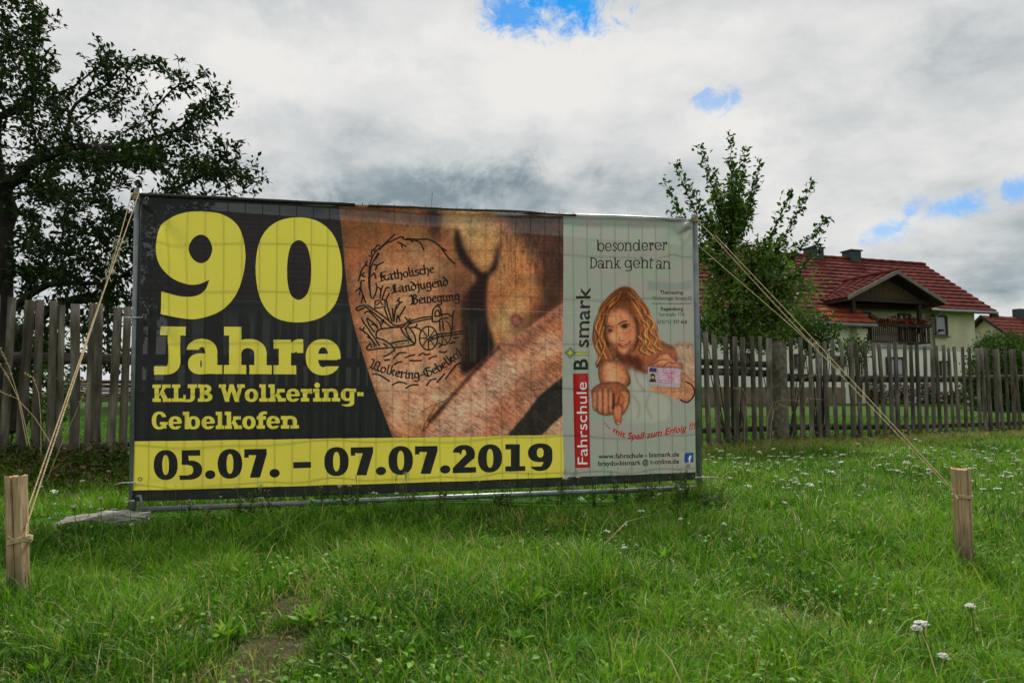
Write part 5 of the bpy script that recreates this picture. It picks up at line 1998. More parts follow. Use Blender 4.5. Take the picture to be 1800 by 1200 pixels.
def apple_tree():
    r = np.random.default_rng(3)
    Y = 7.3
    blobs = [(30, 110, 80, 105, 150), (85, 190, 72, 60, 100), (205, 122, 46, 12, 30), (250, 112, 20, 18, 14), (180, 92, 12, 30, 16), (95, 45, 12, 28, 10), (195, 182, 36, 18, 30), (240, 275, 110, 48, 190), (348, 205, 26, 50, 56), (312, 140, 10, 12, 8), (360, 140, 7, 16, 10), (392, 190, 16, 14, 14), (262, 200, 16, 22, 14),
             (372, 292, 72, 44, 110), (435, 320, 40, 20, 40), (120, 330, 120, 90, 240), (90, 450, 110, 75, 200), (190, 420, 62, 80, 130), (210, 520, 45, 45, 60), (120, 560, 90, 60, 70), (60, 620, 60, 50, 30), (190, 640, 50, 30, 24),
             (230, 400, 60, 60, 80), (300, 370, 80, 40, 80), (270, 440, 40, 60, 60), (300, 480, 40, 40, 30), (260, 560, 30, 50, 30), (-120, 180, 150, 190, 240), (-140, 420, 130, 130, 130), (-260, 300, 110, 170, 90), (20, 10, 60, 55, 36), (60, 40, 30, 30, 14)]
    att = []
    for cx, cy, rx, ry, n in blobs:
        for _ in range(n):
            v = r.normal(0, 1, 3)
            v = v / np.linalg.norm(v) * r.random() ** (1 / 2.6)
            c = at(cx + v[0] * rx, cy + v[1] * ry, Y + v[2] * max(.35, min(1.25, rx / 1200 * Y * 1.7)))
            att.append(c)
    att = np.array(att)
    # trunk and the main boughs that can be told apart in the crown
    guide = [[(14, 760), (12, 640), (4, 560), (0, 470), (14, 400), (10, 340)], [(10, 340), (-10, 260), (0, 205), (60, 180)], [(10, 340), (60, 280), (130, 260)], [(4, 560), (60, 508), (120, 492), (178, 496)], [(0, 470), (-70, 380), (-140, 300)],
             [(12, 600), (80, 545), (150, 526), (225, 520)], [(178, 496), (205, 450), (215, 400)]]
    nodes, parents = [], []
    index = {}
    for gi, path in enumerate(guide):
        pts = [np.array(at(p[0], p[1], Y + (.10 * k if gi in (1, 4) else -.12 * k if gi in (2, 3) else .04 * k))) for k, p in enumerate(path)]
        prev = -1
        if gi > 0:
            N = np.array(nodes)
            prev = int(((N - pts[0]) ** 2).sum(1).argmin())
            pts = [nodes[prev]] + pts[1:]
        for k in range(len(pts)):
            if k == 0:
                if gi == 0:
                    nodes.append(pts[0]); parents.append(-1); prev = 0
                continue
            a, b = pts[k - 1], pts[k]
            m_ = max(1, int(np.linalg.norm(b - a) / .16))
            for q in range(1, m_ + 1):
                nodes.append(a + (b - a) * q / m_ + r.normal(0, .014, 3))
                parents.append(prev)
                prev = len(nodes) - 1
    nodes, parents = colonize(att, nodes, parents, .12, .75, .16, 70, r)
    base = nodes[0]
    root = thing("apple_tree", "large dark old apple tree with spreading crown behind the left fence", "tree", (float(base[0]), float(base[1]), 0))
    m, rr, ch = skeleton_mesh(nodes, parents, .0045, 2.6, .165)
    P, D = [], []
    for i, p in enumerate(parents):
        if p >= 0 and rr[i] < .017:
            for q in (0.2, .7):
                P.append(nodes[p] + (nodes[i] - nodes[p]) * q)
                D.append((nodes[i] - nodes[p]) / .12)
    P, D = np.array(P), np.array(D)
    parts = [twig_leaves(r, P, D, 8, .044, (.05, .09), (.40, .55), 0.0, .75)]
    # bare shoots standing out of the outline
    tips = [i for i in range(len(nodes)) if not ch[i]]
    r.shuffle(tips)
    ms = m
    P2, D2 = [], []
    for i in tips[:420]:
        d = (nodes[i] - nodes[parents[i]])
        d = d / np.linalg.norm(d) * .6 + np.array([r.normal(0, .3), r.normal(0, .3), .55])
        d /= np.linalg.norm(d)
        L = r.uniform(.06, .22) if r.random() < .93 else r.uniform(.25, .42)
        pts = [nodes[i], nodes[i] + d * L * .5 + r.normal(0, .012, 3), nodes[i] + d * L + r.normal(0, .02, 3)]
        ms.tube(pts, [.004, .003, .0015], 4, False)
        for q in np.linspace(.1, 1, int(L / .03)):
            P2.append(nodes[i] + d * L * q)
            D2.append(d)
    m.build("trunk", M_BARK, root, True)
    parts.append(twig_leaves(r, np.array(P2), np.array(D2), 2, .02, (.05, .085), (.38, .52), .0, .7, .0))
    V, l_, s_, t_ = join(parts)
    numpy_mesh("crown", V, l_, s_, LEAF_A, root, t_)
    print("apple leaves", len(t_) // 6, "nodes", len(nodes))


apple_tree()


def pear_tree():
    r = np.random.default_rng(8)
    Y = 9.9
    base = at(1288, 600, Y)
    base.z = 0.0
    root = thing("pear_tree", "young pear tree with upright shoots in front of the red roof", "tree", tuple(base))
    m = MB()
    P, D, P3, D3 = [], [], [], []
    stem = [Vector((base.x, Y, -.05)), at(1288, 640, Y), at(1287, 520, Y), at(1286, 430, Y), at(1285, 360, Y)]
    m.tube(stem, [.05, .044, .036, .027, .016], 8)
    shoots = [((1285, 420), (1287, 330), (1285, 238), .1), ((1284, 440), (1262, 350), (1230, 258), -.25), ((1284, 470), (1222, 400), (1190, 284), .2), ((1282, 490), (1215, 440), (1170, 318), -.4), ((1286, 400), (1304, 330), (1309, 262), .25),
              ((1286, 440), (1322, 380), (1336, 284), -.2), ((1287, 520), (1350, 440), (1390, 338), -.35), ((1287, 530), (1380, 440), (1428, 318), .1), ((1287, 540), (1400, 450), (1455, 384), .3),
              ((1284, 450), (1240, 380), (1215, 330), .4), ((1286, 410), (1292, 350), (1296, 300), -.4), ((1287, 560), (1410, 500), (1440, 420), -.45), ((1284, 480), (1205, 460), (1175, 370), .5), ((1286, 430), (1310, 370), (1325, 320), .5), ((1286, 420), (1268, 350), (1252, 300), .3)]
    for a, b, c, dy in shoots:
        p0 = at(a[0], a[1], Y)
        p1 = at(b[0], b[1], Y + dy * .7)
        p2 = at(c[0], c[1], Y + dy)
        pts = []
        for k in range(15):
            t = k / 14
            q = p0 * (1 - t) ** 2 + p1 * 2 * t * (1 - t) + p2 * t * t
            pts.append(q + Vector((r.normal(0, .008), r.normal(0, .008), 0)))
        m.tube(pts, [.016 * (1 - .86 * k / 14) for k in range(15)], 5)
        L = (p2 - p0).length
        for t in np.linspace(.18, 1.0, int(L / .021)):
            k = min(13, int(t * 14))
            f = t * 14 - k
            q = pts[k].lerp(pts[k + 1], f)
            P.append(np.array(q))
            D.append(np.array((pts[k + 1] - pts[k]).normalized()))
        # side spurs
        for _ in range(int(L * 12)):
            t = r.uniform(.08, .60)
            k = min(13, int(t * 14))
            q = pts[k]
            d = Vector((r.normal(0, 1), r.normal(0, 1), abs(r.normal(0, .8)))).normalized()
            l_ = r.uniform(.06, .20) * (1.1 - t)
            m.tube([q, q + d * l_], [.005, .002], 4, False)
            for f in np.linspace(.3, 1, 4):
                P3.append(np.array(q + d * l_ * f))
                D3.append(np.array(d))
    # hanging leafy lower branches
    for _ in range(210):
        px, py = r.uniform(1236, 1445), r.uniform(425, 600)
        if (px - 1330) ** 2 / 115 ** 2 + (py - 515) ** 2 / 95 ** 2 > 1.0:
            continue
        q = at(px, py, Y + r.normal(0, .4))
        s = at(1287 + (px - 1287) * .45, py + r.uniform(-10, 40), Y + r.normal(0, .1))
        mid = s.lerp(q, .5) + Vector((0, 0, .06))
        m.tube([s, mid, q], [.008, .005, .002], 4, False)
        for f in np.linspace(.25, 1, 7):
            P3.append(np.array(s.lerp(q, f)) + r.normal(0, .03, 3))
            D3.append(np.array((q - s).normalized()))
    m.build("trunk", M_BARK, root, True)
    a = twig_leaves(r, np.array(P), np.array(D), 2, .032, (.055, .10), (.50, .68), .1, .7, .1)
    b = twig_leaves(r, np.array(P3), np.array(D3), 4, .05, (.05, .095), (.48, .66), .45, 1.0, .25)  # spur and lower leaves tinted lighter: front light put into the leaf colour
    V, l_, s_, t_ = join([a, b])
    numpy_mesh("crown", V, l_, s_, LEAF_P, root, t_)
    print("pear leaves", len(t_) // 6)


pear_tree()


def leafy_mass(name, label, cat, ells, n, mat, Lr, seed, core=True, group=None, tint=(0, 1)):
    """shrub or hedge: leaf clusters through the volume of several ellipsoids, with stems"""
    r = np.random.default_rng(seed)
    c0 = ells[0][0]
    root = thing(name, label, cat, (c0[0], c0[1], float(ground_z(c0[0], c0[1]))), group)
    parts, st = [], MB()
    tot = sum(e[1][0] * e[1][2] for e in ells)
    for (c, s) in ells:
        k = int(n * s[0] * s[2] / tot / 14) + 1
        v = r.normal(0, 1, (k, 3))
        v /= np.linalg.norm(v, axis=1, keepdims=True)
        rad_ = r.random(k) ** (1 / 4.0)
        lump = 1 + .16 * np.sin(v[:, 0] * 7 + seed) * np.sin(v[:, 2] * 6 + v[:, 1] * 5)
        P = np.array(c) + v * np.array(s) * (rad_ * lump)[:, None]
        P[:, 2] = np.maximum(P[:, 2], .03)
        x, y, z, w = 0, 0, 0, 0
        D = v.copy()
        D[:, 2] += .4
        D /= np.linalg.norm(D, axis=1, keepdims=True)
        parts.append(twig_leaves(r, P, D, 14, Lr[1] * .9, Lr, (.42, .62), tint[0], tint[1], .1))
        for q in P[:: max(1, len(P) // 9)]:
            b = Vector((c[0] + (q[0] - c[0]) * .25, c[1] + (q[1] - c[1]) * .25, 0.0))
            st.tube([b, b.lerp(Vector(q), .55) + Vector((0, 0, .04)), Vector(q)], [.012, .008, .003], 4, False)
    st.build("stems", M_BARK, root, True)
    V, l_, s_, t_ = join(parts)
    numpy_mesh("foliage", V, l_, s_, mat, root, t_)
    return root


def E(px, py, Y, rx, ry, rd):
    c = at(px, py, Y)
    k = Y / 1200
    return (tuple(c), (rx * k, rd, ry * k))


leafy_mass("shrub", "dense dark green shrub under the pear tree behind the pickets", "shrub",
           [E(1285, 578, 10.6, 72, 28, .5), E(1370, 582, 10.8, 62, 26, .5), E(1436, 588, 10.8, 32, 30, .4), E(1500, 618, 11.0, 16, 18, .3)], 7500, LEAF_R, (.04, .08), 41)
leafy_mass("shrub", "dark bushy shrub behind the left pickets under the apple tree", "shrub",
           [E(20, 640, 8.2, 85, 85, .6), E(-110, 620, 8.4, 100, 110, .6), E(80, 700, 8.0, 40, 45, .4)], 9000, LEAF_R, (.04, .08), 42)
leafy_mass("hedge", "broad clipped green hedge at the right edge beyond the house corner", "hedge",
           [E(1765, 655, 24, 52, 55, 1.2), E(1830, 650, 24, 60, 62, 1.3), E(1740, 690, 24, 34, 45, 1.0), E(1800, 700, 24, 70, 45, 1.0), E(1900, 660, 24, 70, 60, 1.2)], 36000, LEAF_H, (.07, .15), 43, tint=(.1, 1))
leafy_mass("shrub", "loose shrub with pale blossom in front of the neighbouring roof", "shrub",
           [E(1745, 606, 30, 22, 18, .6), E(1782, 604, 30, 22, 17, .6)], 3500, LEAF_H, (.07, .14), 44, tint=(.3, 1))

# ------------------------------------------------------------------ farmhouse
HD = Vector((.955, .297, 0)).normalized()            # along the front, towards the right
HN = Vector((HD.y, -HD.x, 0))                        # out of the front, towards the camera
C0 = Vector((25.36, 37.24, 0))                       # right corner of the front wall
ROOF_T = .7714
V_EAVE, Z_EAVE, V_RIDGE = .65, 5.12, -3.68
Z_RIDGE = Z_EAVE + (V_EAVE - V_RIDGE) * ROOF_T


def H(u, v, z):
    """u metres left of the right corner, v metres out of the front wall"""
    return C0 - HD * u + HN * v + Vector((0, 0, z))


def hu(px, py, v=0.0):
    p = on_plane(px, py, C0 + HN * v, HN)
    q = p - (C0 + HN * v)
    return -q.dot(HD), p.z


M_WALL = material("cream_render", (.50, .475, .33), (.68, .65, .46), 1.4, .9, .15, (1, 1, .5), bscale=40)
M_PALE = material("pale_render", (.80, .785, .68), (.88, .865, .76), 1.4, .9, .15, bscale=40)
M_PLINTH = material("brown_plinth", (.17, .12, .075), (.24, .18, .12), 2.0, .9, .2)
M_TILE = material("red_roof_tile", (.050, .017, .015), (.125, .029, .025), 1.9, .9, .3, c3=(.215, .056, .042), bscale=9, spec=.06)
M_TILE_N = material("new_orange_tile", (.26, .060, .028), (.36, .09, .04), 1.5, .9, .2, spec=.08)
M_DARKW = material("dark_stained_wood", (.022, .013, .009), (.055, .032, .020), 3, .75, .3, (4, 4, 1))
M_BOARD = material("brown_board", (.050, .028, .013), (.10, .056, .026), 2.5, .8, .3, (5, 5, .6))
M_VERGE = material("grey_verge_board", (.15, .125, .10), (.24, .21, .17), 3, .85, .2)
M_GREYM = material("zinc_sheet", (.22, .24, .25), (.33, .35, .36), 4, .45, .05, metal=.4)
M_SLATE = material("slate_chimney", (.028, .045, .050), (.055, .078, .085), 5, .7, .3)
M_FRAME = material("brown_window_frame", (.045, .026, .018), (.075, .045, .03), 6, .6, .1)
M_WFRAME = material("white_window_frame", (.55, .55, .53), (.66, .66, .64), 6, .5, 0)
M_CURT = material("net_curtain", (.30, .34, .38), (.52, .56, .60), 3, .8, 0, (9, 9, .5))
M_GLASS = material("window_glass", (.10, .13, .145), (.24, .29, .31), .6, .08, 0, spec=.9)
M_DGLASS = material("dark_glass", (.012, .014, .016), (.03, .035, .038), 1.0, .08, 0, spec=.8)
M_GERA = leaf_material("geranium", [(0, (.030, .060, .015)), (.45, (.045, .085, .02)), (.5, (.40, .015, .015)), (.8, (.55, .03, .025)), (1, (.62, .10, .07))], .2, .6, .2)


def tiled_slope(p_fun, u0, u1, rows, amp, lip, step_u):
    """rows of overlapping tiles. p_fun(u, t) with t 0 at the ridge and 1 at the eave"""
    nu = int(abs(u1 - u0) / step_u) + 1
    us = np.linspace(u0, u1, nu)
    m = MB()
    for i in range(rows):
        t0, t1 = i / rows, (i + 1) / rows
        vs = []
        for k, u in enumerate(us):
            w = amp * math.sin(k * math.pi * .5) + random.uniform(-.003, .003)
            a, b = p_fun(u, max(0, t0 - .12 / rows)), p_fun(u, t1)
            nrm = Vector((0, 0, 1))
            vs.append(a + nrm * (w * .6))
            vs.append(b + nrm * (w + lip))
            vs.append(b + nrm * (w * .2 - .01))
        fs = []
        for k in range(nu - 1):
            q = k * 3
            fs.append((q, q + 3, q + 4, q + 1))
            fs.append((q + 1, q + 4, q + 5, q + 2))
        m.add(vs, fs)
    return m


def window(root, u0, u1, z0, z1, v=0.0, two=True, fm=None, gm=None, reveal=True, name="window"):
    fm = fm or M_FRAME
    fr = MB()
    ang = Matrix((HD, HN, Vector((0, 0, 1)))).transposed()
    w, h = abs(u1 - u0), z1 - z0
    uc, zc = (u0 + u1) / 2, (z0 + z1) / 2
    t = .09
    for du, dz, sx, sz in ((-w / 2 + t / 2, 0, t, h), (w / 2 - t / 2, 0, t, h), (0, h / 2 - t / 2, w - 2 * t, t), (0, -h / 2 + t / 2, w - 2 * t, t)):
        fr.box(H(uc + du, v + .045, zc + dz), (sx, .09, sz), ang)
    if two:
        fr.box(H(uc, v + .04, zc), (.07, .08, h - 2 * t), ang)
    o = fr.build(name, fm, root)
    g = MB()
    g.box(H(uc, v + .018, zc), (w - 2 * t, .02, h - 2 * t), ang)
    g.build("pane", gm or M_GLASS, o)
    s = MB()
    s.box(H(uc, v + .08, z0 - .035), (w + .16, .16, .06), ang)
    s.build("sill", M_PLINTH, o)
    return o


def build_house():
    root = thing("farmhouse", "long cream farmhouse with red tiled roof, balcony gable and geraniums", "house", tuple(H(8, 0, 0)))
    ang = Matrix((HD, HN, Vector((0, 0, 1)))).transposed()
    UL = 40.0
    D = 2 * -V_RIDGE
    zb = .1
    # walls with gable ends
    m = MB()
    ztop = Z_EAVE + V_EAVE * ROOF_T - .12
    prof = [(0, zb), (0, ztop), (V_RIDGE, Z_RIDGE - .18), (-D, ztop), (-D, zb)]
    m.slab([H(0, v, z) for v, z in prof], -HD * UL)
    m.build("wall", M_WALL, root)
    # the ground storey stands forward under the low roof and the balcony
    VX = 1.44
    ux0 = hu(1637, 640, VX)[0]
    ux1 = hu(1517, 600, VX)[0]
    zbal = hu(1580, 606, 1.5)[1] - .142
    m = MB()
    m.slab([H(ux0, VX, zb), H(ux1, VX, zb), H(ux1, VX, zbal), H(ux0, VX, zbal)], -HN * (VX - .05))
    m.slab([H(ux1 + .002, VX, zb), H(UL - .5, VX, zb), H(UL - .5, VX, 4.22), H(ux1 + .002, VX, 4.22)], -HN * (VX - .05))
    m.build("front_extension", M_PALE, root)
    zsplit = hu(1680, 618)[1]
    m = MB()
    m.box(H(UL / 2 - .01, -.02, (zb + zsplit) / 2), (UL - .02, .08, zsplit - zb), ang)
    m.build("ground_storey", M_PALE, root)
    m = MB()
    m.box(H((ux1 + 1.2 + UL - .5) / 2, VX + .02, .55), (UL - .5 - ux1 - 1.2, .06, .9), ang)
    m.build("plinth", M_PLINTH, root)
    # roof: the right part ends at the eave, the left part runs on lower over the entrance
    u_split = hu(1524, 560, 1.6)[0]
    V_LOW = 2.1
    z_low = Z_EAVE - (V_LOW - V_EAVE) * ROOF_T
    f1 = lambda u, t: H(u, V_RIDGE + (V_EAVE - V_RIDGE) * t, Z_RIDGE + (Z_EAVE - Z_RIDGE) * t)
    f2 = lambda u, t: H(u, V_RIDGE + (V_LOW - V_RIDGE) * t, Z_RIDGE + (z_low - Z_RIDGE) * t)
    fb = lambda u, t: H(u, V_RIDGE - (V_EAVE - V_RIDGE) * t, Z_RIDGE + (Z_EAVE - Z_RIDGE) * t)
    m = tiled_slope(f1, -.82, u_split, 13, .011, .10, .16)
    a = tiled_slope(f2, u_split, UL + .6, 17, .011, .10, .16)
    m.add(a.v, a.f)
    a = tiled_slope(fb, -.82, UL + .6, 10, .02, .06, 1.0)
    m.add(a.v, a.f)
    roof = m.build("roof", M_TILE, root)
    # newer tiles at the bottom of the low part, laid over
    m = tiled_slope(lambda u, t: f2(u, .80 + .20 * t) + Vector((0, 0, .035)), u_split + .02, u_split + 2.6, 3, .022, .085, .16)
    m.build("tile_patch", M_TILE_N, roof)
    m = MB()
    m.tube([H(u, V_RIDGE, Z_RIDGE + .03 + .018 * (k % 2)) for k, u in enumerate(np.linspace(-.82, UL + .6, 116))], .13, 8)
    m.build("ridge_tiles", M_TILE, roof)
    # boarding under the roof, verge boards
    m = MB()
    for f, u0, u1, d in ((f1, -.80, u_split, .14), (f2, u_split + .02, UL, .14), (fb, -.8, UL, .14)):
        q = [f(u0, .01), f(u1, .01), f(u1, .99), f(u0, .99)]
        m.slab([p - Vector((0, 0, .04)) for p in q], (0, 0, -d))
    m.build("eaves_boards", M_DARKW, roof)
    m = MB()
    for k in (0.42, .70, .985):
        p = f1(-.60, k)
        m.box(p - Vector((0, 0, .27)) + HD * .1, (.5, .16, .18), ang)
    m.build("purlins", M_DARKW, roof)
    # gutters
    g = MB()
    g.tube([H(u, V_EAVE + .06, Z_EAVE - .06) for u in np.linspace(-.8, hu(1635, 545, .6)[0], 6)], .075, 8)
    g.tube([H(u, V_LOW + .07, z_low - .06) for u in np.linspace(u_split, UL, 8)], .085, 8)
    g.build("gutter", M_GREYM, root, True)
    g = MB()
    ud = hu(1639, 545, .1)[0]
    g.tube([H(ud, V_EAVE, Z_EAVE - .1), H(ud, .12, Z_EAVE - .45), H(ud, .12, .3)], .055, 8)
    g.build("downpipe", M_GREYM, root, True)
    # chimneys
    for px, w in ((1504, .72), (1437, .82)):
        u, _ = hu(px, 455, V_RIDGE + .2)
        top = hu(px, 443 if px > 1480 else 438, V_RIDGE)[1]
        m = MB()
        zc0 = Z_RIDGE - .6
        m.box(H(u, V_RIDGE - .1, (zc0 + top) / 2), (w, .7, top - zc0), ang)
        m.box(H(u, V_RIDGE - .1, top + .04), (w + .14, .84, .08), ang)
        m.build("chimney", M_SLATE, roof)
    # aerial
    m = MB()
    u, _ = hu(756, 372, V_RIDGE)
    m.tube([H(u, V_RIDGE, Z_RIDGE - .1), H(u - .1, V_RIDGE, hu(756, 338, V_RIDGE)[1])], .018, 6)
    m.build("aerial", M_GREYM, roof)
    # ---- windows and doors
    def win_px(x0, x1, y0, y1, v=0.0, **k):
        u0, z1 = hu(x0, y0, v)
        u1, z0 = hu(x1, y1, v)
        return window(root, u0, u1, z0, z1, v + .02, **k)
    win_px(1640, 1664, 554, 591, two=False)
    win_px(1556, 1588, 627, 661, 1.44, two=True, gm=M_CURT)
    win_px(1650, 1667, 634, 664, two=True, gm=M_CURT)
    win_px(1465, 1484, 625, 642, 1.44, two=False, gm=M_DGLASS)
    win_px(1395, 1412, 622, 645, 1.44, two=False, gm=M_DGLASS)
    win_px(1300, 1320, 620, 645, 1.44, two=False, gm=M_DGLASS)
    win_px(1577, 1601, 551, 600, two=True, gm=M_DGLASS, name="door")
    win_px(1508, 1531, 548, 600, two=False, gm=M_DGLASS, name="door")
    # ---- balcony
    VB = 1.5
    uL, zs = hu(1517, 605, VB)
    uR, _ = hu(1637, 608, VB)
    zs = hu(1580, 606, VB)[1]
    zr = hu(1580, 571, VB)[1]
    bal = MB()
    bal.box(H((uL + uR) / 2, VB / 2 + .03, zs - .07), (uL - uR, VB + .06, .14), ang)
    b = bal.build("balcony", M_GREYM, root)
    r_ = MB()
    for z in (zs + .14, zr):
        r_.box(H((uL + uR) / 2, VB - .04, z), (uL - uR, .07, .07), ang)
        r_.box(H(uR + .04, VB / 2, z), (.06, VB - .16, .065), ang)
    r_.build("railing", M_DARKW, b)
    nb = 34
    bm_ = MB()
    for k in range(nb):
        u = uR + (uL - uR) * (k + .5) / nb
        for dz, w in ((.2, .045), (.5, .062), (.8, .045)):
            bm_.box(H(u, VB - .02 + .004 * (dz == .5), zs + .14 + (zr - zs - .14) * dz), (w, .026, (zr - zs - .1) * (.36 if dz != .5 else .3)), ang)
    for k in range(9):
        bm_.box(H(uR + .02, .15 + (VB - .3) * k / 8, (zs + .14 + zr) / 2), (.026, .08, zr - zs - .14), ang)
    bm_.build("balusters", M_DARKW, b)
    # flower boxes with geraniums
    rr = np.random.default_rng(71)
    fb_ = MB()
    fb_.box(H((uL + uR) / 2, VB + .12, zr - .02), (uL - uR - .3, .2, .17), ang)
    fbx = fb_.build("flower_box", M_DARKW, b)
    n = 1500
    u = rr.uniform(uR + .15, uL - .1, n)
    cl = np.sin(u * 5.3) * .5 + np.sin(u * 2.1 + 1) * .5
    v = VB + .12 + rr.normal(0, .10, n)
    z = zr + .08 + rr.random(n) * (.16 + .18 * (cl > 0)) - (rr.random(n) < .3) * rr.random(n) * .35
    pts = np.array([H(a, b_, c_) for a, b_, c_ in zip(u, v, z)])
    L = rr.uniform(.06, .12, n)
    tint = np.where(rr.random(n) < .42, rr.uniform(.55, 1, n), rr.uniform(0, .42, n))
    V, l_, s_, t_ = leaflets(pts[:, 0], pts[:, 1], pts[:, 2], L, L * .9, rr.uniform(0, 6.28, n), rr.uniform(-.6, .8, n), rr.uniform(-.8, .8, n), tint)
    numpy_mesh("geraniums", V, l_, s_, M_GERA, b, t_)
    # ---- gable over the balcony
    VG = 2.2
    ua, za = hu(1577, 476.5, VG)
    ul, zl = hu(1490, 522, VG)
    ur, zrr = hu(1662, 531, VG)
    ze = (zl + zrr) / 2
    v_a = V_EAVE + (Z_EAVE - za) / ROOF_T
    v_e = V_EAVE + (Z_EAVE - ze) / ROOF_T
    gr = MB()
    for uu in (ul, ur):
        rows = 9
        def fg(s, t, uu=uu):
            # s 0 front .. 1 back; t 0 ridge .. 1 eave
            u_, z_ = ua + (uu - ua) * t, za + (ze - za) * t
            vb = v_a + (v_e - v_a) * t - .35
            return H(u_, VG + (vb - VG) * s, z_)
        a = tiled_slope(fg, 0.0, 1.0, rows, .015, .07, .045)
        gr.add(a.v, a.f)
    dorm = gr.build("gable_roof", M_TILE, root)
    gs = MB()
    for uu in (ul, ur):
        q = [H(ua, VG - .02, za - .05), H(uu, VG - .02, ze - .05), H(uu, v_e - .3, ze - .05), H(ua, v_a - .3, za - .05)]
        gs.slab(q, (0, 0, -.12))
    gs.build("soffit", M_DARKW, dorm)
    vb_ = MB()
    for uu in (ul, ur):
        q = [H(ua, VG, za + .06), H(uu, VG, ze + .06), H(uu, VG, ze - .13), H(ua, VG, za - .13)]
        vb_.slab(q, HN * .05)
    vb_.build("verge_board", M_VERGE, dorm)
    rt = MB()
    rt.tube([H(ua, VG + .03, za + .05), H(ua, v_a - .2, za + .05)], .12, 8)
    rt.build("ridge_tiles", M_TILE, dorm)
    # boards of the gable triangle, tie beam, posts and braces
    VP = 1.55
    tb = hu(1577, 525, VP)[1]
    k_ = (za - .25 - tb) / (za - ze)
    nbd = 26
    bd = MB()
    for i in range(nbd):
        f0, f1_ = -1 + 2 * i / nbd, -1 + 2 * (i + 1) / nbd
        fc = (f0 + f1_) / 2
        half = abs((ul if fc > 0 else ur) - ua) * k_
        h = (za - .25 - tb) * (1 - abs(fc))
        if h < .06:
            continue
        bd.box(H(ua + fc * half, VP, tb + h / 2), (half * (f1_ - f0) - .012, .05, h), ang)
    bd.build("gable_boards", M_BOARD, dorm)
    be = MB()
    be.box(H((ul + ur) / 2, VP + .03, tb - .11), (abs(ul - ur) * .86, .16, .22), ang)
    up = hu(1616, 560, VP)[0]
    be.box(H(up, VP, (tb - .22 + zr - .4) / 2), (.16, .16, tb - .22 - zr + .4), ang)
    up2 = hu(1500, 560, VP)[0]
    be.box(H(up2, VP, tb - .5), (.18, .16, .6), ang)
    p0, p1 = H(up - .06, VP - .05, hu(1616, 565, VP)[1]), H(hu(1640, 553, .2)[0], .2, hu(1640, 553, .2)[1])
    be.tube([p0, p1], .07, 4)
    be.build("timber_posts", M_DARKW, dorm)
    la = MB()
    l0 = H(uR - .1, VB + .05, hu(1645, 588, VB)[1])
    la.tube([l0, l0 + HN * .2 - HD * -.25 + Vector((0, 0, .16))], .035, 6)
    la.box(l0 + HN * .2 + HD * .3 + Vector((0, 0, .2)), (.24, .14, .1), ang)
    la.build("wall_lamp", M_DARKW, b)
    # white pillar and bracket carrying the low roof
    pl = MB()
    pu = hu(1511, 640, VB + .2)[0]
    pl.box(H(pu, VB + .2, (zs - .1 + .1) / 2), (.42, .4, zs - .1), ang)
    pl.slab([H(pu + .22, VB + .35, zs - .1), H(pu - .28, VB + .35, zs - .1), H(pu - .45, VB + .35, z_low - .18), H(pu + .22, VB + .35, z_low - .18)], -HN * .36)
    pl.build("pillar", M_WALL, root)


build_house()


# rose bushes along the house front
M_ROSE = leaf_material("rose_bush", [(0, (.020, .040, .014)), (.6, (.050, .090, .024)), (.66, (.45, .03, .03)), (.85, (.55, .10, .08)), (1, (.70, .42, .34))], .2, .6, .2)
for k, (px, py, w, hh, lab) in enumerate(((1542, 695, 15, 26, "tall rose bush with pale pink roses by the house wall, left of the others"), (1585, 692, 26, 14, "wide rose bush with pink roses under the lower left window of the house"),
                                          (1628, 695, 14, 18, "small rose bush with pink roses between the two lower house windows"), (1672, 700, 32, 11, "low rose bush with bright red roses by the right house corner"))):
    r = np.random.default_rng(90 + k)
    Yr = 31.5 + px * .0008
    c = at(px, py, Yr)
    g0 = float(ground_z(c.x, c.y))
    root = thing("rose_bush", lab, "rose bush", (c.x, c.y, g0), "rose bushes in front of the farmhouse")
    kx = Yr / 1200
    n = 900
    v = r.normal(0, 1, (n, 3))
    v /= np.linalg.norm(v, axis=1, keepdims=True)
    v *= (r.random(n) ** .4)[:, None]
    P = np.array(c) + v * np.array([w * kx, .5, hh * kx * 1.3])
    P[:, 2] = np.maximum(P[:, 2], g0 + .05)
    red = r.random(n) < .16
    tint = np.where(red, r.uniform(.66, 1.0 if k < 3 else .8, n), r.uniform(0, .58, n))
    L = r.uniform(.08, .15, n)
    V, l_, s_, t_ = leaflets(P[:, 0], P[:, 1], P[:, 2], L, L * np.where(red, 1.0, .6), r.uniform(0, 6.28, n), r.uniform(-.6, .9, n), r.uniform(-.8, .8, n), tint)
    numpy_mesh("foliage", V, l_, s_, M_ROSE, root, t_)
    st = MB()
    for q in P[::60]:
        st.tube([Vector((c.x + (q[0] - c.x) * .2, c.y, g0)), Vector(q)], [.015, .006], 4, False)
    st.build("stems", M_BARK, root)


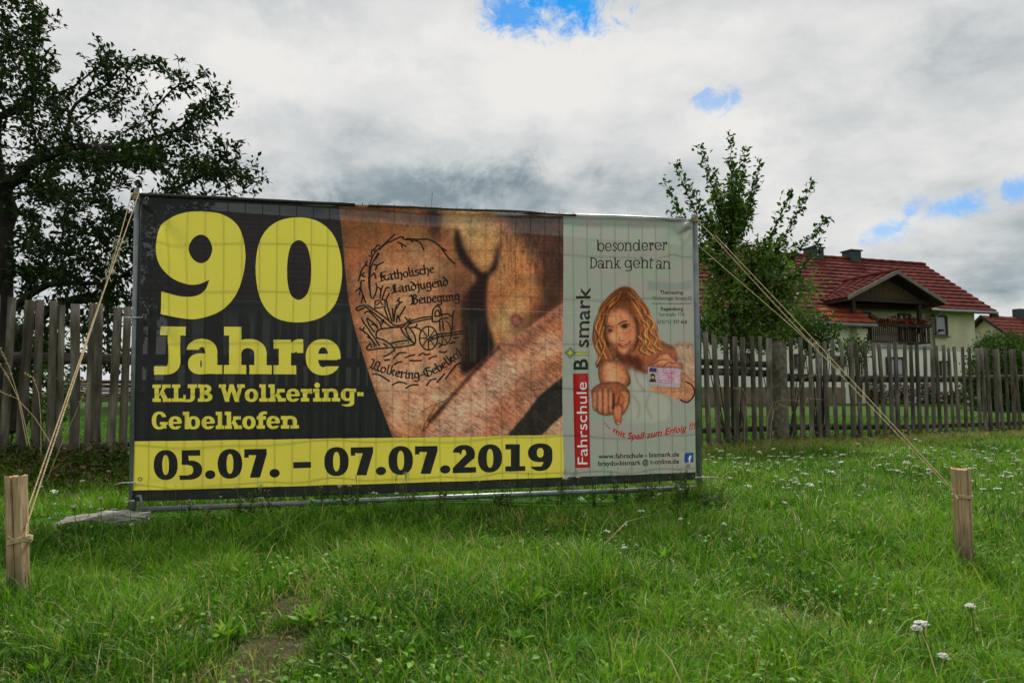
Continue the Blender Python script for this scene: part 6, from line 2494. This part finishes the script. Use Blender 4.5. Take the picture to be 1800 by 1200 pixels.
# neighbouring house at the right edge
def build_neighbour():
    apex = at(1724, 554, 62)
    d = Vector((.95, .31, 0)).normalized()
    n = Vector((d.y, -d.x, 0))
    root = thing("neighbour_house", "small distant house with red roof and pale gable at the right edge", "house", (apex.x, apex.y, 0))
    ang = Matrix((d, n, Vector((0, 0, 1)))).transposed()
    W, T, L = 4.4, .82, 16
    za = apex.z

    def Q(s, v, z):
        return Vector((apex.x, apex.y, 0)) + d * s + n * v + Vector((0, 0, z))
    m = MB()
    prof = [(-W, 0.1), (-W, za - W * T), (0, za - .2), (W, za - W * T), (W, 0.1)]
    m.slab([Q(.7, v, z) for v, z in prof], d * (L - 1))
    m.build("wall", M_WALL, root)
    m = MB()
    for sgn in (1, -1):
        a = tiled_slope(lambda u, t, s_=sgn: Q(u, s_ * (W + .7) * t, za - (W + .7) * T * t), 0, L, 12, .02, .07, .5)
        m.add(a.v, a.f)
    rf = m.build("roof", M_TILE, root)
    m = MB()
    for sgn in (1, -1):
        m.slab([Q(-.05, 0, za + .05), Q(-.05, sgn * (W + .7), za - (W + .7) * T + .05), Q(-.05, sgn * (W + .7), za - (W + .7) * T - .25), Q(-.05, 0, za - .25)], d * .08)
        m.slab([Q(0.05, 0, za - .05), Q(.05, sgn * (W + .7), za - (W + .7) * T - .05), Q(.65, sgn * (W + .7), za - (W + .7) * T - .05), Q(.65, 0, za - .05)], (0, 0, -.1))
    m.build("verge_board", M_DARKW, rf)
    m = MB()
    q = on_plane(1793, 556, Q(0, 0, 0), n)
    s = (q - Q(0, 0, 0)).dot(d)
    m.box(Q(s, 0, za + .25), (1.0, .7, 1.0), ang)
    m.build("chimney", M_SLATE, rf)


build_neighbour()


# stacked firewood far behind the left fence
def build_woodpile():
    r = random.Random(6)
    a, b = at(86, 712, 38), at(300, 712, 40)
    g0 = float(ground_z(a.x, a.y))
    root = thing("firewood_stack", "long brown stack of split firewood far behind the left pickets", "firewood stack", ((a.x + b.x) / 2, a.y, g0))
    M_LOG = material("split_firewood", (.13, .070, .032), (.26, .15, .075), 2, .9, .4, (1, 3, 3))
    M_LOG2 = material("weathered_firewood", (.075, .050, .034), (.17, .115, .070), 2, .9, .4, (1, 3, 3))
    top = at(150, 671, 39).z
    m = MB()
    rows = 9
    for i in range(rows):
        z = g0 + (top - g0) * (i + .5) / rows
        x = a.x
        while x < b.x:
            L = r.uniform(.7, 1.3)
            m.m = r.randrange(2)
            m.box((x + L / 2, a.y + (b.y - a.y) * (x - a.x) / (b.x - a.x) + r.uniform(-.06, .06), z + r.uniform(-.01, .01)), (L - .05, .6, (top - g0) / rows * r.uniform(.72, .94)), Matrix.Rotation(rad(r.uniform(-2, 2)), 3, 'Y'))
            x += L
    m.build("logs", [M_LOG, M_LOG2], root)
    m = MB()
    m.box(((a.x + b.x) / 2, a.y + .9, top + .05), (b.x - a.x + .6, 1.6, .07), Matrix.Rotation(rad(3), 3, 'X'))
    m.build("cover_board", M_BOARD, root)


build_woodpile()

# ------------------------------------------------------------------ flowers and dry stalks
M_PETAL = material("white_petal", (.55, .56, .48), (.72, .72, .64), 30, .8, 0)
M_STEM = material("green_stem", (.09, .16, .03), (.14, .22, .05), 10, .7, 0)


def umbel(m, r, w, c=Vector((0, 0, 0)), n=22):
    for _ in range(n):
        a, q = r.uniform(0, 6.28), w * .5 * math.sqrt(r.random())
        p = c + Vector((math.cos(a) * q, math.sin(a) * q, .006 * math.cos(q / w * 3) + r.uniform(-.003, .003)))
        s = w * r.uniform(.09, .14)
        vs = [p + Vector((math.cos(k * 1.047) * s, math.sin(k * 1.047) * s, r.uniform(-.002, .002))) for k in range(6)] + [p + Vector((0, 0, s * .35))]
        m.add(vs, [(k, (k + 1) % 6, 6) for k in range(6)] + [tuple(range(5, -1, -1))])


def flower_mesh(seed, h, w):
    r = random.Random(seed)
    m = MB()
    m.m = 1
    top = Vector((r.uniform(-.02, .02), r.uniform(-.02, .02), h))
    m.tube([Vector((0, 0, -.01)), top * .5 + Vector((r.uniform(-.008, .008), 0, 0)), top], [.0018, .0016, .0012], 4, False)
    m.m = 0
    umbel(m, r, w, top)
    if w > .03:
        for _ in range(4):
            a = r.uniform(0, 6.28)
            m.m = 1
            q = top + Vector((math.cos(a) * w * .3, math.sin(a) * w * .3, 0))
            m.tube([top * .82, q], .001, 3, False)
    me = bpy.data.meshes.new("yarrow")
    me.from_pydata([tuple(v) for v in m.v], [], m.f)
    me.materials.append(M_PETAL)
    me.materials.append(M_STEM)
    me.polygons.foreach_set('material_index', m.mi)
    me.update()
    return me


def build_flowers():
    r = random.Random(12)
    small = [flower_mesh(100 + k, .11 + .014 * k, .024 + .005 * (k % 4)) for k in range(8)]
    spots = []

    def scatter(n, x0, x1, y0, y1, bias=1.0):
        for _ in range(n):
            spots.append((r.uniform(x0, x1), y0 + (y1 - y0) * r.random() ** bias))
    scatter(70, 1250, 1560, 796, 832)
    scatter(105, 1560, 1800, 792, 850)
    scatter(26, 1360, 1520, 852, 905)
    scatter(20, 1240, 1420, 830, 880)
    scatter(14, 1700, 1800, 850, 905)
    scatter(12, 430, 760, 868, 898)
    scatter(20, 760, 1210, 840, 880)
    scatter(14, 240, 460, 868, 900)
    scatter(12, 60, 240, 860, 960)
    scatter(10, 1000, 1300, 880, 1000)
    for px, py in spots:
        g = on_ground(px, py + 14 + 600 / max(60, py - 690))
        if fence_d(g.x, g.y) < .25:
            g = Vector((g.x, g.y, 0)) + Vector((FN.x, FN.y, 0)) * (.3 - fence_d(g.x, g.y) + r.uniform(0, .5))
        o = bpy.data.objects.new("yarrow_flower", small[r.randrange(8)])
        COL.objects.link(o)
        o.location = (g.x, g.y, float(ground_z(g.x, g.y)))
        o.rotation_euler = (r.uniform(-.15, .15), r.uniform(-.15, .15), r.uniform(0, 6.28))
        k = r.choice((.6, .75, .9, 1.05, 1.25)) * r.uniform(.9, 1.1)
        o.scale = (k, k, r.uniform(.75, 1.15))
        tag(o, "small white yarrow head on a thin stem in the meadow", "wildflower", "small white wildflowers in the meadow")
    # the few that stand close to the camera
    for (px, py, w, lab) in ((1621, 1096, .034, "largest white yarrow umbel low in the grass at right"), (1706, 1066, .027, "white yarrow umbel seen edge on below the round stake"), (1658, 1154, .025, "cream yarrow umbel nearest the bottom right corner"),
                             (1611, 1104, .026, "yellowish budding yarrow beside the largest umbel"), (130, 890, .030, "white yarrow umbel right of the split stake")):
        q = random.Random(int(px))
        gy = on_ground(px, py + 70).y
        p = at(px, py, gy)
        root = thing("yarrow_plant", lab, "wildflower", (p.x, p.y, 0), "large white yarrow umbels near the camera")
        m = MB()
        b = Vector((p.x + .01, p.y + .01, -.01))
        m.tube([b, b.lerp(p, .6) + Vector((.006, 0, 0)), p], [.0022, .002, .0016], 5, False)
        for _ in range(7):
            a = q.uniform(0, 6.28)
            m.tube([b.lerp(p, .86), p + Vector((math.cos(a) * w * .35, math.sin(a) * w * .35, -.002))], .0009, 4, False)
        m.build("stem", M_STEM, root, True)
        m = MB()
        umbel(m, q, w, p, 70)
        m.build("flower_head", M_PETAL, root)


build_flowers()

# tall weeds along the banner's lower edge
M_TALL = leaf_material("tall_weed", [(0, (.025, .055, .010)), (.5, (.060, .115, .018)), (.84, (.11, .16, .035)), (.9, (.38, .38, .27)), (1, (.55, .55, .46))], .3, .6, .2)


def build_weeds():
    r = np.random.default_rng(33)
    spots = []
    for _ in range(34):
        spots.append((r.uniform(930, 1215), r.uniform(868, 892)))
    for _ in range(22):
        spots.append((r.uniform(1190, 1275), r.uniform(868, 905)))
    for _ in range(26):
        spots.append((r.uniform(480, 930), r.uniform(884, 904)))
    for _ in range(10):
        spots.append((r.uniform(250, 480), r.uniform(896, 915)))
    for k, (px, py) in enumerate(spots):
        g = on_ground(px, py)
        h = r.uniform(.12, .27) if px > 930 else r.uniform(.08, .17)
        parts = []
        m = 26
        t = np.sort(r.random(m))
        lean = r.normal(0, .12, 2)
        x, y = g.x + lean[0] * h * t + r.normal(0, .006, m), g.y + lean[1] * h * t + r.normal(0, .006, m)
        z0 = float(ground_z(g.x, g.y))
        L = .05 * (1.15 - .8 * t) * r.uniform(.6, 1.2, m)
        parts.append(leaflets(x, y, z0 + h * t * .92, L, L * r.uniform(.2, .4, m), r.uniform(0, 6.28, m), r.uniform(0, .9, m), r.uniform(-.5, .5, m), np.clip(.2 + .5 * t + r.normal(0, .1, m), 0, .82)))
        b = 14
        xx, yy = g.x + lean[0] * h + r.normal(0, .013, b), g.y + lean[1] * h + r.normal(0, .013, b)
        parts.append(leaflets(xx, yy, z0 + h * r.uniform(.80, 1.05, b), np.full(b, .007), np.full(b, .006), r.uniform(0, 6.28, b), r.uniform(-.3, .3, b), r.uniform(-.3, .3, b), r.uniform(.84, 1.0, b)))
        xs, ys = np.full(3, g.x), np.full(3, g.y)
        st = blades(xs, ys, np.full(3, h * 1.02), np.full(3, .0035), np.full(3, .12), np.full(3, .5), r)
        parts.append(st)
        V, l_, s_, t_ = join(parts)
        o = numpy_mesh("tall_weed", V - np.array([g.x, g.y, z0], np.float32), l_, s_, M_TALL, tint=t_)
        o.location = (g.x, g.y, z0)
        side = "beside the right fence post" if px > 1190 else "under the banner's lower edge"
        tag(o, "leafy green weed with pale buds growing " + side, "weed", "tall weeds " + side)


build_weeds()

# dry grass stalks with seed heads
M_STRAW = material("dry_straw", (.30, .22, .11), (.48, .37, .20), 20, .85, 0, c3=(.56, .46, .28))


def dry_stalk(pts, head, label, seed, group, Y):
    r = random.Random(seed)
    P = [at(p[0], p[1], Y + .02 * k) for k, p in enumerate(pts)]
    root = thing("dry_grass_stalk", label, "dry grass", (P[0].x, P[0].y, 0), group)
    m = MB()
    fine = []
    for k in range(len(P) - 1):
        for q in range(5):
            fine.append(P[k].lerp(P[k + 1], q / 5))
    fine.append(P[-1])
    m.tube(fine, [.0026 - .0014 * k / len(fine) for k in range(len(fine))], 5)
    m.build("stem", M_STRAW, root, True)
    m = MB()
    h0 = int(len(fine) * (1 - head))
    for k in range(h0, len(fine)):
        for _ in range(6):
            c = fine[k]
            d = Vector((r.gauss(0, 1), r.gauss(0, 1), r.gauss(.3, .8))).normalized() * r.uniform(.006, .017)
            m.tube([c, c + d], [.0022, .0008], 4)
    m.build("seed_head", M_STRAW, root)


GL = "dry grass stalks by the left pickets"
dry_stalk([(54, 790), (36, 710), (16, 645), (0, 612)], .42, "dry grass stalk leaning out of the frame at the left edge", 1, GL, 4.6)
dry_stalk([(48, 785), (32, 700), (14, 662), (-4, 634)], .35, "second dry grass stalk close beside the leaning one at the left edge", 2, GL, 4.55)
dry_stalk([(72, 800), (72, 740), (68, 690), (58, 664), (44, 656)], .33, "dry grass stalk with nodding seed head before the left pickets", 3, GL, 4.7)
dry_stalk([(90, 780), (62, 735), (30, 700), (0, 688)], .25, "dry grass stalk bent low across the left pickets", 4, GL, 4.65)
dry_stalk([(82, 845), (110, 775), (138, 715), (155, 674)], .3, "dry grass stalk behind the left rope, leaning right", 5, GL, 4.5)
GR = "dry grass stalks by the concrete post"
dry_stalk([(1308, 800), (1309, 740), (1314, 700), (1306, 684), (1290, 682)], .25, "dry grass stalk with nodding head left of the concrete post", 6, GR, 8.0)
dry_stalk([(1352, 795), (1356, 740), (1364, 706), (1384, 716), (1393, 726)], .35, "dry grass stalk drooping right across the concrete post", 7, GR, 7.9)
dry_stalk([(1346, 795), (1350, 730), (1360, 706), (1380, 702), (1404, 704)], .3, "dry grass stalk bending level across the concrete post", 8, GR, 7.95)
dry_stalk([(1428, 800), (1424, 750), (1414, 712), (1420, 700), (1446, 702)], .35, "dry grass stalk arching right of the concrete post", 9, GR, 8.1)
dry_stalk([(1412, 800), (1408, 735), (1404, 690), (1412, 664), (1436, 658)], .3, "tallest dry grass stalk right of the concrete post, tip under the rope", 10, GR, 8.15)
